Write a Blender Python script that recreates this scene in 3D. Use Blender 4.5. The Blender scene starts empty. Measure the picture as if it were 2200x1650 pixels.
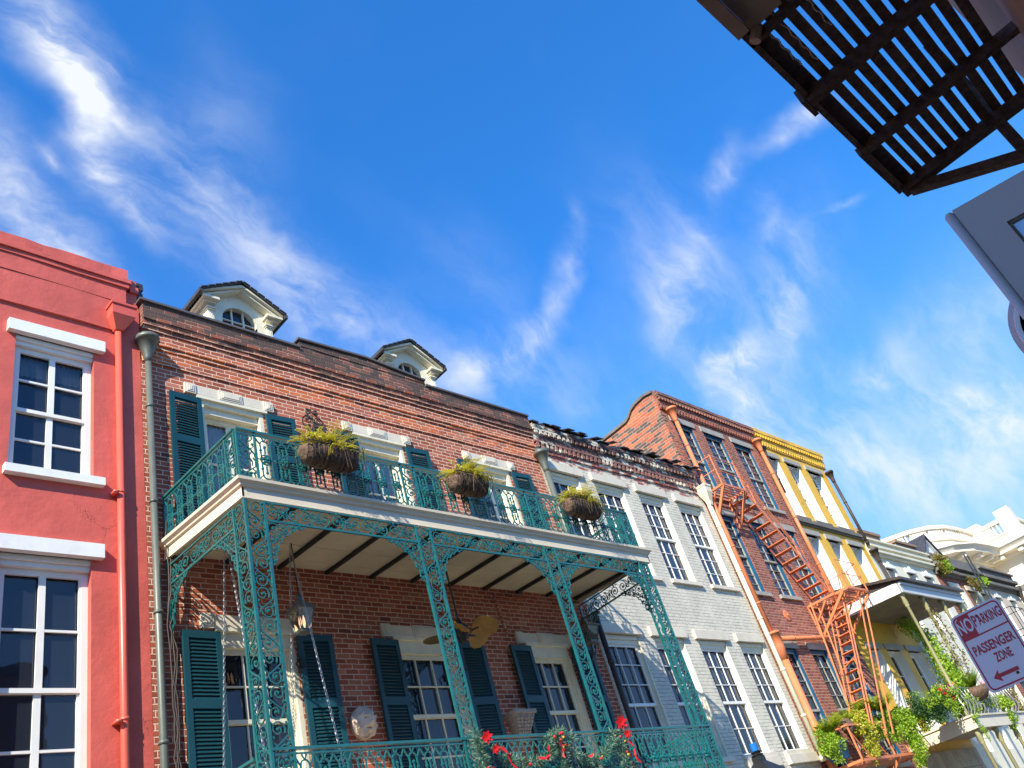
import bpy, math, random
from mathutils import Vector, Matrix
random.seed(7)
R = math.radians
S = bpy.context.scene
COL = S.collection

# ------------------------------------------------------------------ camera
cd = bpy.data.cameras.new('camera'); cam = bpy.data.objects.new('camera', cd); COL.objects.link(cam)
cd.lens = 30.48; cd.sensor_width = 36.0; cd.sensor_fit = 'HORIZONTAL'; cd.clip_start = 0.05; cd.clip_end = 3000
cam.matrix_world = Matrix(((0.70269, -0.234127, -0.671872, 0), (-0.661108, -0.563898, -0.49493, 0), (-0.26299, 0.791962, -0.551028, 0), (0, 0, 0, 1)))
S.camera = cam

# ------------------------------------------------------------------ light
SUN = Vector((-2.1, -1.0, 1.75)).normalized()      # towards the sun
sl = bpy.data.lights.new('sun', 'SUN'); sun = bpy.data.objects.new('sun', sl); COL.objects.link(sun)
sl.energy = 4.1; sl.angle = R(0.53); sl.color = (1.0, 0.93, 0.80)
sun.rotation_euler = SUN.to_track_quat('Z', 'Y').to_euler()
S.view_settings.view_transform = 'Standard'; S.view_settings.look = 'None'; S.view_settings.gamma = 1.0
S.view_settings.exposure = 1.02

# ------------------------------------------------------------------ node helper
class NT:
    def __init__(s, tree): s.t = tree; tree.nodes.clear()
    def n(s, typ, **kw):
        x = s.t.nodes.new('ShaderNode' + typ)
        for k, v in kw.items(): setattr(x, k, v)
        return x
    def put(s, sock, v):
        if hasattr(v, 'is_linked') or hasattr(v, 'links'): s.t.links.new(v, sock)
        elif v is not None:
            if isinstance(v, (tuple, list)) and len(v) == 3 and len(sock.default_value) == 4: v = (*v, 1)
            sock.default_value = v
    def m(s, op, a, b=None, c=None, clamp=False):
        x = s.n('Math', operation=op, use_clamp=clamp)
        for i, v in enumerate((a, b, c)):
            if v is not None: s.put(x.inputs[i], v)
        return x.outputs[0]
    def vm(s, op, a, b=None, sc=None):
        x = s.n('VectorMath', operation=op); s.put(x.inputs[0], a)
        if b is not None: s.put(x.inputs[1], b)
        if sc is not None: s.put(x.inputs['Scale'], sc)
        return x.outputs['Value'] if op in ('DOT_PRODUCT', 'LENGTH') else x.outputs[0]
    def mix(s, f, a, b, bt='MIX'):
        x = s.n('Mix', data_type='RGBA', blend_type=bt); s.put(x.inputs[0], f); s.put(x.inputs[6], a); s.put(x.inputs[7], b)
        return x.outputs[2]
    def noise(s, vec, scale, detail=3, rough=.55, out=0, dist=0):
        x = s.n('TexNoise'); s.put(x.inputs['Vector'], vec); x.inputs['Scale'].default_value = scale
        x.inputs['Detail'].default_value = detail; x.inputs['Roughness'].default_value = rough; x.inputs['Distortion'].default_value = dist
        return x.outputs[out]
    def rng(s, v, a, b, c=0., d=1., smooth=True):
        x = s.n('MapRange'); x.interpolation_type = 'SMOOTHSTEP' if smooth else 'LINEAR'
        s.put(x.inputs[0], v)
        for i, k in enumerate((a, b, c, d)): x.inputs[i + 1].default_value = k
        return x.outputs[0]
    def sep(s, v):
        x = s.n('SeparateXYZ'); s.put(x.inputs[0], v); return x.outputs
    def comb(s, a, b, c):
        x = s.n('CombineXYZ')
        for i, v in enumerate((a, b, c)): s.put(x.inputs[i], v)
        return x.outputs[0]
    def bump(s, h, strength, dist=0.01):
        x = s.n('Bump'); x.inputs['Strength'].default_value = strength; x.inputs['Distance'].default_value = dist
        s.put(x.inputs['Height'], h); return x.outputs[0]
    def mapv(s, v, sc):
        x = s.n('Mapping'); s.put(x.inputs[0], v); x.inputs['Scale'].default_value = sc; return x.outputs[0]

def lin(r, g, b):
    f = lambda u: (u / 255) / 12.92 if u <= 10 else ((u / 255 + .055) / 1.055) ** 2.4
    return (f(r), f(g), f(b))

# ------------------------------------------------------------------ sky with high wisps of cirrus
W = bpy.data.worlds.new('World'); S.world = W; W.use_nodes = True
w = NT(W.node_tree)
CL = [(-0.4302, 0.3846, 0.382, 0.0981, 0.0594, 0.72), (-0.5177, 0.3029, 0.1975, 0.0774, 0.0452, 0.4), (-0.3341, 0.5187, 0.6103, 0.0986, 0.0444, 0.8), (-0.5749, 0.2903, 0.0054, 0.0783, 0.0271, 0.5), (-0.6566, -0.0239, -0.4101, 0.0688, 0.0348, 0.5), (-0.3236, 0.6299, 0.6369, 0.065, 0.046, 0.75), (-0.5096, 0.5709, 0.3042, 0.0664, 0.0284, 0.5), (-0.6123, 0.3315, 0.1005, 0.0414, 0.0188, 0.45), (-0.5683, 0.506, 0.3489, 0.1914, 0.0673, 0.5), (-0.5618, 0.5711, 0.3471, 0.1696, 0.0614, 0.42), (-0.43, 0.5706, 0.595, 0.122, 0.0429, 0.3), (-0.4952, 0.5206, 0.1992, 0.2692, 0.0748, 0.36), (-0.5439, 0.6058, 0.1194, 0.2589, 0.0862, 0.36), (-0.7218, 0.521, -0.2019, 0.1952, 0.0977, 0.3), (-0.2926, 0.5738, 0.4774, 0.1578, 0.0897, 0.14), (-0.4975, 0.5808, 0.2859, 0.1616, 0.0737, 0.2), (-0.7938, 0.3761, -0.3157, 0.0954, 0.0397, 0.25), (0.6673, 0.6199, 1.4351, 0.0717, 0.0289, 0.26), (0.6544, 0.6874, 1.4174, 0.0724, 0.0308, 0.34), (0.8402, 0.4731, 1.7539, 0.0637, 0.0309, 0.34), (0.9345, 0.1604, 2.0809, 0.0911, 0.04, 0.42), (0.9531, 0.1214, 2.1769, 0.1087, 0.0636, 0.42), (-0.8551, 0.4049, -0.4925, 0.1723, 0.0635, 0.18), (0.9796, 0.0127, 2.1736, 0.1998, 0.0911, 0.2), (0.0723, 0.8508, 0.5655, 0.0356, 0.0178, 0.2), (0.8424, -0.2415, 1.9031, 0.0467, 0.0294, 0.75), (0.8675, -0.0793, 1.7985, 0.0474, 0.0218, 0.3), (0.7767, 0.4349, 1.3908, 0.0575, 0.0256, 0.36), (0.7488, 0.5187, 1.3425, 0.0503, 0.0258, 0.2), (0.281, 0.9141, 0.7045, 0.1332, 0.0963, 0.34), (0.2751, 0.9638, 0.7307, 0.0984, 0.053, 0.42), (0.364, 0.8998, 0.8472, 0.0536, 0.0441, 0.2), (-0.0331, 0.9236, 0.2793, 0.0617, 0.0428, 0.2), (0.2118, 1.0647, 0.6136, 0.1913, 0.1137, 0.22), (0.4482, 0.8605, 0.7998, 0.0861, 0.0414, 0.22), (0.7487, 0.7917, 1.1778, 0.1386, 0.0283, 0.45), (0.716, 0.7792, 1.168, 0.1393, 0.0508, 0.25), (1.0505, -0.1041, 1.9701, 0.0516, 0.0388, 0.85), (0.3886, 1.0596, 0.7963, 0.1133, 0.0377, 0.55), (-0.1014, 1.1454, 0.2444, 0.11, 0.0687, 0.4), (0.9482, -0.2177, 1.8668, 0.0389, 0.01, 0.25), (0.5123, 0.9065, 0.8303, 0.154, 0.0652, 0.2), (1.1323, -0.1465, 1.8403, 0.0951, 0.0501, 0.34), (-1.0528, 0.7691, -1.0465, 0.1376, 0.0563, 0.55), (-1.0717, 0.8618, -1.037, 0.114, 0.0869, 0.6), (1.118, -0.0039, 1.7263, 0.1413, 0.0656, 0.2), (-1.1332, 0.8221, -1.0329, 0.2131, 0.1293, 0.5), (-0.9556, 0.9352, -0.7729, 0.1509, 0.1263, 0.35), (0.2373, 1.1679, 0.3647, 0.1001, 0.0436, 0.35), (-1.0071, 0.3097, -0.8253, 0.2309, 0.0726, 0.15), (0.9704, 0.7384, 1.2023, 0.1103, 0.1079, 0.25), (-0.5537, 0.6917, -0.118, 0.2171, 0.0814, 0.13), (-0.0122, 1.1334, 0.2737, 0.1659, 0.1263, 0.25), (0.3172, 0.8439, 0.8211, 0.1785, 0.1066, 0.1)]
geo = w.n('TexCoord').outputs['Generated']
wn = w.noise(geo, 3.5, 5, .6, out=1)
wv = w.vm('SCALE', w.vm('SUBTRACT', wn, (.5, .5, .5)), sc=.12)
d1 = w.vm('ADD', geo, wv)
wn2 = w.noise(geo, 14, 4, .6, out=1)
d1 = w.vm('ADD', d1, w.vm('SCALE', w.vm('SUBTRACT', wn2, (.5, .5, .5)), sc=.018))
acc = 0.0
for (ex, ey, ez, s1, s2, st) in CL:
    mp = w.n('Mapping', vector_type='TEXTURE'); w.put(mp.inputs[0], d1)
    mp.inputs['Rotation'].default_value = (ex, ey, ez); mp.inputs['Scale'].default_value = (s1, s2, 1e5)
    g = w.n('TexGradient', gradient_type='QUADRATIC_SPHERE'); w.put(g.inputs[0], mp.outputs[0])
    acc = w.m('MULTIPLY_ADD', g.outputs[1], st, acc)
sg = w.sep(geo)
# stretched fibres
rot = w.n('Mapping'); w.put(rot.inputs[0], d1); rot.inputs['Rotation'].default_value = (0.3, 0.2, 0.9); rot.inputs['Scale'].default_value = (3.0, 14.0, 7.0)
fib = w.noise(rot.outputs[0], 1.6, 8, .60, dist=.15)
puff = w.noise(d1, 5.5, 8, .62)
fb = w.m('MULTIPLY_ADD', fib, .68, w.m('MULTIPLY', puff, .32))
fbr = w.rng(fb, .33, .67, .14, 1.45)
dens = w.m('MULTIPLY', acc, fbr)
veil = w.m('MULTIPLY', w.rng(w.noise(d1, 1.3, 4, .6), .45, .8), w.m('MULTIPLY', fib, .26))
dens = w.m('ADD', dens, veil)
hz = w.rng(sg[2], 0.0, .50, .16, 0.0)
cover = w.m('MINIMUM', w.m('ADD', w.m('POWER', dens, 1.1), hz), .93)
sky = w.n('TexSky', sky_type='NISHITA'); sky.sun_disc = False
sky.sun_elevation = math.asin(SUN.z); sky.sun_rotation = math.atan2(SUN.x, SUN.y)
sky.altitude = 0; sky.air_density = 1.0; sky.dust_density = .15; sky.ozone_density = 3.0
hs = w.n('HueSaturation'); hs.inputs['Saturation'].default_value = 1.22; hs.inputs['Value'].default_value = 1.0
w.put(hs.inputs['Color'], sky.outputs[0])
base = w.mix(1.0, hs.outputs[0], (.46, .96, 1.27), 'MULTIPLY')
base = w.mix(w.rng(sg[2], .08, .66, .72, 0.0), base, (1.05, 1.85, 3.35))
skyc = w.mix(cover, base, (3.5, 3.65, 3.9))
bg = w.n('Background'); w.put(bg.inputs[0], skyc); bg.inputs[1].default_value = 0.138
wo = w.n('OutputWorld'); w.put(wo.inputs[0], bg.outputs[0])

# ------------------------------------------------------------------ materials
def new_mat(name):
    m = bpy.data.materials.new(name); m.use_nodes = True
    t = NT(m.node_tree); b = t.n('BsdfPrincipled'); o = t.n('OutputMaterial'); t.put(o.inputs[0], b.outputs[0])
    return m, t, b, o
def paint(name, rgb, rough=.55, var=.12, scale=3., bump=.15, bscale=25., metal=0., spec=.4, grime=None, gamt=0., streak=False, bdist=.01):
    m, t, b, o = new_mat(name)
    P = t.n('NewGeometry').outputs['Position']
    n1 = t.noise(P, scale, 5, .6)
    c = tuple(x * (1 - var) for x in rgb); c2 = tuple(min(1, x * (1 + var)) for x in rgb)
    col = t.mix(t.rng(n1, .3, .7), c, c2)
    if grime:
        q = t.mapv(P, (6, 6, .6)) if streak else P
        g = t.rng(t.noise(q, scale * .9, 6, .65), .52, .78)
        col = t.mix(t.m('MULTIPLY', g, gamt), col, grime)
    t.put(b.inputs['Base Color'], col); b.inputs['Roughness'].default_value = rough; b.inputs['Metallic'].default_value = metal
    b.inputs['Specular IOR Level'].default_value = spec
    if bump:
        h = t.m('ADD', t.noise(P, bscale, 4, .6), t.m('MULTIPLY', t.noise(P, bscale * .12, 3, .6), 2.0))
        t.put(b.inputs['Normal'], t.bump(h, bump, bdist))
    return m
def stucco(name, rgb, dirt, crack):
    m, t, b, o = new_mat(name); P = t.n('NewGeometry').outputs['Position']
    n1 = t.rng(t.noise(P, .9, 6, .62), .3, .7); col = t.mix(n1, tuple(x * .86 for x in rgb), tuple(x * 1.08 for x in rgb))
    st = t.rng(t.noise(t.mapv(P, (7, 7, .45)), 1.3, 6, .65), .52, .80); col = t.mix(t.m('MULTIPLY', st, .42), col, dirt)
    patch = t.rng(t.noise(P, 2.3, 3, .5), .60, .63); col = t.mix(t.m('MULTIPLY', patch, .10), col, tuple(min(1, x * 1.25) for x in rgb))
    v = t.n('TexVoronoi', feature='DISTANCE_TO_EDGE'); wv_ = t.vm('ADD', t.vm('MULTIPLY', P, (1, 1, .55)), t.vm('SCALE', t.noise(P, 3, 5, .7, out=1), sc=.35)); t.put(v.inputs['Vector'], wv_); v.inputs['Scale'].default_value = 1.1
    ck = t.m('MULTIPLY', t.rng(v.outputs[0], .0, .006, 1., 0.), t.rng(t.noise(P, 1.1, 3), .56, .66)); col = t.mix(t.m('MULTIPLY', ck, .65), col, crack)
    t.put(b.inputs['Base Color'], col); b.inputs['Roughness'].default_value = .6; b.inputs['Specular IOR Level'].default_value = .35
    h = t.m('ADD', t.m('MULTIPLY', t.noise(P, 2.6, 6, .6), 3.0), t.m('ADD', t.m('MULTIPLY', t.noise(P, 40, 3, .6), .25), t.m('MULTIPLY', ck, -1.2)))
    t.put(b.inputs['Normal'], t.bump(h, .55, .012)); return m
def brick(name, cols, mortar, H=.077, L=.225, mort=.0070, rough=.85, soot=None, orange=None, cover=None, bare=None, bumpd=.012):
    m, t, b, o = new_mat(name)
    G = t.n('NewGeometry'); P = G.outputs['Position']; px, py, pz = t.sep(P)
    nx = t.sep(G.outputs['True Normal'])[0]
    side = t.m('GREATER_THAN', t.m('ABSOLUTE', nx), .5)
    u = t.m('ADD', t.m('MULTIPLY', py, side), t.m('MULTIPLY', px, t.m('SUBTRACT', 1, side)))
    wp = t.noise(P, 5, 3, .6, out=1); wa, wb, wc = t.sep(wp)
    z = t.m('MULTIPLY_ADD', wa, .02, pz); u = t.m('MULTIPLY_ADD', wb, .03, u)
    v = t.m('DIVIDE', z, H); row = t.m('FLOOR', v); fv = t.m('FRACT', v)
    uu = t.m('ADD', t.m('DIVIDE', u, L), t.m('MULTIPLY', row, .5))
    hr = t.n('TexWhiteNoise', noise_dimensions='1D'); t.put(hr.inputs['W'], row)
    uu = t.m('MULTIPLY_ADD', hr.outputs[0], .22, uu)
    cl = t.m('FLOOR', uu); fu = t.m('FRACT', uu)
    mv = t.m('MULTIPLY', t.m('MINIMUM', fv, t.m('SUBTRACT', 1, fv)), H)
    mu = t.m('MULTIPLY', t.m('MINIMUM', fu, t.m('SUBTRACT', 1, fu)), L)
    fine = t.noise(P, 60, 3, .6)
    d = t.m('MULTIPLY_ADD', t.m('SUBTRACT', fine, .5), .006, t.m('MINIMUM', mu, mv))
    isb = t.rng(d, mort * .6, mort * 1.25)
    rn = t.n('TexWhiteNoise', noise_dimensions='2D'); t.put(rn.inputs['Vector'], t.comb(cl, row, 0))
    rv = rn.outputs[0]; rc = t.sep(rn.outputs[1])
    ramp = t.n('ValToRGB'); ramp.color_ramp.interpolation = 'CONSTANT'
    el = ramp.color_ramp.elements
    while len(el) > 1: el.remove(el[-1])
    el[0].position = 0; el[0].color = (*cols[0][1], 1); acc = cols[0][0]
    for wgt, c in cols[1:]:
        e = el.new(acc); e.color = (*c, 1); acc += wgt
    t.put(ramp.inputs[0], rv)
    jit = t.m('MULTIPLY_ADD', rc[1], .32, t.m('MULTIPLY_ADD', t.noise(P, 30, 4, .65), .5, .54))
    bc = t.vm('SCALE', ramp.outputs[0], sc=jit)
    drift = t.rng(t.noise(P, .55, 4, .6), .3, .7, .84, 1.14)
    bc = t.vm('SCALE', bc, sc=drift)
    if orange:      # band of newer, more orange brick
        z0, z1, oc = orange
        k = t.m('MULTIPLY', t.m('MULTIPLY', t.rng(pz, z0, z0 + .1), t.rng(pz, z1 - .1, z1, 1., 0.)), t.m('GREATER_THAN', rc[2], .45))
        bc = t.mix(t.m('MULTIPLY', k, .5), bc, oc)
    col = t.mix(isb, t.vm('SCALE', mortar if hasattr(mortar, 'links') else t.comb(*mortar), sc=t.m('MULTIPLY_ADD', fine, .5, .72)), bc)
    hgt = isb
    if soot:        # weathered black crust on the parapet courses
        z0, z1, sc_, amt = soot
        nz = t.m('MULTIPLY_ADD', t.m('SUBTRACT', t.noise(t.mapv(P, (1, 1, 2)), 2.2, 6, .7), .5), 1.0, pz)
        k = t.m('MULTIPLY', t.rng(nz, z0, z1), t.m('MULTIPLY_ADD', t.rng(rc[0], .05, .55), .55, .45))
        col = t.mix(t.m('MULTIPLY', k, amt), col, sc_)
    if cover:       # painted over; bare patches where the paint has gone
        pc, zc = cover
        n2 = t.m('ADD', t.noise(t.mapv(P, (1, 1, 1.8)), 1.7, 7, .72), t.rng(pz, zc, zc + .55, 0., .25, False))
        bp = t.m('MULTIPLY', t.rng(n2, .665, .72), t.m('GREATER_THAN', rc[0], .12))
        chips = t.rng(t.noise(P, 9, 5, .75), .665, .70)
        pcol = t.mix(t.rng(t.noise(P, 2.0, 5, .6), .35, .7), tuple(x * .86 for x in pc), pc)
        pcol = t.mix(t.m('MULTIPLY', t.rng(t.noise(t.mapv(P, (5, 5, .5)), 1.2, 5, .6), .5, .75), .45), pcol, (.42, .40, .34))
        pcol = t.mix(t.m('MULTIPLY', t.m('MULTIPLY', t.m('SUBTRACT', 1, isb), t.rng(t.noise(P, 3, 3, .6), .35, .6)), .75), pcol, tuple(x * .38 for x in pc))
        col = t.mix(t.m('MAXIMUM', bp, t.m('MULTIPLY', chips, .6)), pcol, col)
    t.put(b.inputs['Base Color'], col); b.inputs['Roughness'].default_value = rough; b.inputs['Specular IOR Level'].default_value = .25
    h = t.m('ADD', hgt, t.m('MULTIPLY', t.noise(P, 45, 4, .65), .45))
    h = t.m('ADD', h, t.m('MULTIPLY', rc[2], .35))
    t.put(b.inputs['Normal'], t.bump(h, .75, bumpd))
    return m
def glass(name, rgb, rough=.02, alpha=.75, tint=(.06, .08, .12)):
    m, t, b, o = new_mat(name); t.t.nodes.remove(b)
    tr = t.n('BsdfTransparent'); tr.inputs[0].default_value = (*[x * .4 + .55 for x in rgb], 1)
    df = t.n('BsdfDiffuse'); df.inputs[0].default_value = (*tint, 1)
    gl = t.n('BsdfGlossy'); gl.inputs['Roughness'].default_value = rough; gl.inputs[0].default_value = (.95, .97, 1, 1)
    P = t.n('NewGeometry').outputs['Position']
    nb = t.bump(t.noise(P, 2.2, 2, .5), .06, .05); t.put(gl.inputs['Normal'], nb)
    m1 = t.n('MixShader'); m1.inputs[0].default_value = 1 - alpha; t.put(m1.inputs[1], tr.outputs[0]); t.put(m1.inputs[2], df.outputs[0])
    fr = t.n('Fresnel'); fr.inputs[0].default_value = 1.6
    m2 = t.n('MixShader'); t.put(m2.inputs[0], fr.outputs[0]); t.put(m2.inputs[1], m1.outputs[0]); t.put(m2.inputs[2], gl.outputs[0])
    t.put(o.inputs[0], m2.outputs[0]); return m
def leafmat(name, cols, rough=.5, trans=.35):
    m, t, b, o = new_mat(name)
    G = t.n('NewGeometry'); rp = t.n('ValToRGB'); el = rp.color_ramp.elements
    while len(el) > 1: el.remove(el[-1])
    el[0].color = (*cols[0], 1)
    for i, c in enumerate(cols[1:]): e = el.new((i + 1) / (len(cols) - 1) if len(cols) > 1 else 1); e.color = (*c, 1)
    t.put(rp.inputs[0], t.m('MULTIPLY_ADD', t.noise(G.outputs['Position'], 6, 2), .5, t.m('MULTIPLY', G.outputs['Random Per Island'], .75)))
    t.put(b.inputs['Base Color'], rp.outputs[0]); b.inputs['Roughness'].default_value = rough
    tl = t.n('BsdfTranslucent'); t.put(tl.inputs[0], rp.outputs[0])
    ms = t.n('MixShader'); ms.inputs[0].default_value = trans; t.put(ms.inputs[1], b.outputs[0]); t.put(ms.inputs[2], tl.outputs[0]); t.put(o.inputs[0], ms.outputs[0])
    return m
M = {}
M['red'] = stucco('red stucco', (.60, .115, .085), (.44, .085, .06), (.25, .03, .025))
M['redpipe'] = paint('red painted metal', (.66, .11, .07), .35, .05, 3, .02, spec=.6)
M['white'] = paint('white paint', (.80, .80, .76), .5, .05, 4, .12, 30, grime=(.55, .53, .47), gamt=.35)
M['whitewood'] = paint('white joinery', (.80, .79, .73), .45, .04, 3, .03)
M['cream'] = paint('cream joinery', (.74, .69, .52), .5, .06, 3, .05, grime=(.45, .40, .28), gamt=.3)
M['creamstone'] = paint('cream lintel', (.66, .59, .46), .6, .07, 3, .1, 40, grime=(.5, .45, .36), gamt=.35)
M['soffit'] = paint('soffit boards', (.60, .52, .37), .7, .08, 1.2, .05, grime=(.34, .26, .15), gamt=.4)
M['fascia'] = paint('painted fascia', (.70, .61, .45), .5, .05, 2, .04, grime=(.42, .38, .3), gamt=.3)
M['brick'] = brick('old red brick', [(.36, (.42, .112, .058)), (.30, (.46, .135, .075)), (.2, (.37, .095, .05)), (.10, (.50, .19, .11)), (.04, (.27, .08, .05))],
    (.74, .53, .40), mort=.0078, soot=(9.55, 9.85, (.075, .058, .05), .93), orange=(8.95, 9.5, (.74, .17, .035)))
M['brick2'] = brick('tall house brick', [(.4, (.33, .10, .062)), (.3, (.38, .13, .085)), (.3, (.27, .082, .055))], (.46, .33, .25), soot=(12.3, 12.8, (.10, .07, .06), .6))
M['gable'] = brick('gable brick', [(.42, (.50, .12, .055)), (.28, (.13, .085, .065)), (.2, (.36, .12, .07)), (.1, (.6, .16, .06))], (.50, .40, .30), H=.09, L=.29)
M['whitebrick'] = brick('white painted brick', [(.5, (.38, .11, .085)), (.5, (.30, .09, .07))], (.5, .42, .36), cover=((.70, .65, .52), 8.72), soot=(9.15, 9.75, (.07, .055, .05), .88), bumpd=.014)
M['ivybrick'] = brick('weathered brick', [(.5, (.38, .10, .06)), (.5, (.28, .08, .05))], (.4, .3, .22), H=.09, L=.3, soot=(8.5, 9.2, (.08, .08, .06), .8))
M['yellow'] = stucco('yellow stucco', (.80, .46, .05), (.42, .26, .05), (.3, .2, .05))
M['creamstucco'] = paint('cream stucco', (.70, .66, .50), .7, .06, 1.2, .1, 12, grime=(.5, .46, .34), gamt=.4)
M['beige'] = paint('beige stucco', (.60, .49, .36), .7, .07, 1.2, .1, 12)
M['limestone'] = paint('pale limestone', (.78, .70, .55), .7, .05, .4, .08, 3)
M['stonegrey'] = paint('grey stone lintel', (.36, .34, .29), .7, .1, 3, .15, 20)
M['basestone'] = paint('weathered base stone', (.40, .35, .26), .85, .2, 2.2, .3, 14, grime=(.12, .10, .08), gamt=.7)
M['shadesoffit'] = paint('shade darkened soffit', (.17, .15, .11), .85, .15, 1.5, .1, grime=(.08, .06, .04), gamt=.5)  # colour darkened to deepen the shade under the grey gallery roof
M['darkstone'] = paint('dark stone', (.16, .145, .12), .75, .15, 2, .2, 12)
M['slate'] = paint('dark slate', (.05, .048, .05), .6, .25, 5, .3, 18)
M['flash'] = paint('lead flashing', (.11, .10, .10), .5, .1, 2, .05)
M['teal'] = paint('teal painted iron', (.007, .125, .122), .30, .15, 8, .06, 60, spec=.9, grime=(.045, .055, .04), gamt=.7)
M['shutter'] = paint('blue green shutters', (.007, .054, .068), .42, .08, 3, .04, 40)
M['blueframe'] = paint('blue window frames', (.006, .10, .20), .4, .06, 3, .03)
M['blackiron'] = paint('black iron', (.018, .02, .02), .5, .2, 6, .1)
M['patina'] = paint('grey green downspout', (.13, .145, .12), .45, .12, 4, .06, 20, metal=.2, grime=(.25, .2, .15), gamt=.6, streak=True)
M['orange'] = paint('orange painted iron', (.68, .21, .085), .45, .08, 4, .05, grime=(.45, .12, .05), gamt=.3)
M['creampipe'] = paint('cream painted pipe', (.72, .66, .48), .45, .05, 3, .03)
M['darkpipe'] = paint('brown black pipe', (.06, .045, .035), .5, .15, 3, .05)
M['rust'] = paint('rusty steel', (.062, .044, .035), .85, .5, 14, .6, 45, metal=.0, grime=(.10, .058, .042), gamt=.9)
M['stuccobrown'] = paint('brown stucco', (.30, .19, .12), .85, .12, 1.5, .3, 10, grime=(.14, .10, .075), gamt=.6)
M['boardbeige'] = paint('weathered boards', (.27, .22, .16), .8, .12, 3, .2, 16, grime=(.1, .07, .05), gamt=.5)
M['grey'] = paint('grey painted sash', (.54, .55, .53), .4, .03, 2, .03)
M['coir'] = paint('coir liner', (.16, .10, .065), .95, .35, 22, .9, 60, bdist=.03)
M['gold'] = paint('ochre leaf blades', (.30, .16, .035), .6, .2, 6, .1)
M['plaster'] = paint('pale plaster cast', (.66, .52, .42), .8, .06, 8, .15, 50)
M['oldstone'] = paint('carved grey stone', (.36, .30, .25), .85, .15, 14, .5, 40, bdist=.02)
M['chain'] = paint('galvanised chain', (.42, .42, .40), .4, .05, 9, 0, metal=.6)
M['chaindark'] = paint('rusted chain', (.10, .07, .05), .7, .1, 9, 0)
M['olive'] = paint('olive painted column', (.36, .33, .16), .5, .08, 3, .06)
M['dark'] = paint('unlit room black', (.012, .012, .014), .9, .1, 2, 0)  # near-black colour paints the darkness of unlit rooms behind the panes
M['curtain'] = paint('white curtain', (.62, .62, .60), .9, .08, 3, 0)
M['drape'] = paint('cream drape', (.42, .36, .25), .9, .1, 3, 0)
M['asphalt'] = paint('asphalt', (.05, .05, .05), .9, .15, 3, .4, 60)
M['pave'] = paint('flagstones', (.36, .32, .26), .85, .1, 2, .2, 20)
M['kerb'] = paint('granite kerb', (.30, .29, .27), .8, .1, 5, .2, 30)
M['glass'] = glass('window glass', (.35, .42, .55))
M['glassdoor'] = glass('door glass', (.9, .9, .9), alpha=.97)
M['glassclear'] = glass('clear glass', (.9, .9, .9), alpha=.97)
M['skytint'] = glass('glass with painted sky reflection', (.5, .6, .7), alpha=.3, tint=(.45, .58, .66))  # pale blue diffuse tint paints the sky's reflection into the pane
M['redp'] = paint('scarlet petals', (.62, .012, .015), .5, .15, 12, .05)
M['pink'] = paint('pink petals', (.75, .18, .25), .5, .15, 12, .05)
M['signwhite'] = paint('sign face', (.76, .78, .78), .3, .03, 3, .0, spec=.5)
M['signred'] = paint('sign red', (.50, .008, .02), .3, .05, 3, .0)
M['bulb'] = paint('gold ornament', (.6, .42, .05), .25, .05, 3, 0, metal=.5)
M['bluecap'] = paint('blue tape', (.01, .16, .55), .4, .05, 3, 0)
M['maroon'] = paint('maroon sign face', (.05, .012, .02), .5, .2, 4, .05)
M['zinc'] = paint('grey galvanised steel', (.34, .35, .33), .4, .05, 4, .02, metal=.5)
M['fern'] = leafmat('yellow green fern', [(.20, .26, .015), (.50, .52, .03), (.72, .62, .06), (.55, .38, .06)])
M['palm'] = leafmat('bright fern', [(.20, .34, .015), (.36, .50, .02), (.52, .62, .05), (.62, .62, .08)], trans=.45)
M['leafg'] = leafmat('green leaves', [(.07, .17, .012), (.18, .34, .02), (.32, .50, .03), (.46, .56, .05)])
M['leafy'] = leafmat('yellow leaves', [(.16, .26, .02), (.42, .45, .03), (.66, .58, .06)])
M['leafd'] = leafmat('dark leaves', [(.015, .05, .015), (.04, .11, .03), (.09, .18, .05)])
M['pine'] = leafmat('pine garland', [(.03, .09, .05), (.08, .18, .11), (.20, .32, .24)], trans=.2)
M['dry'] = leafmat('dry vine', [(.12, .07, .02), (.28, .18, .05), (.25, .30, .06)])
M['twig'] = paint('vine stems', (.12, .08, .05), .8, .2, 6, .1)
fl, t_, b_, o_ = new_mat('flame bulb'); b_.inputs['Base Color'].default_value = (.8, .6, .4, 1)
b_.inputs['Emission Color'].default_value = (1, .62, .32, 1); b_.inputs['Emission Strength'].default_value = .8; M['flame'] = fl

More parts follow.
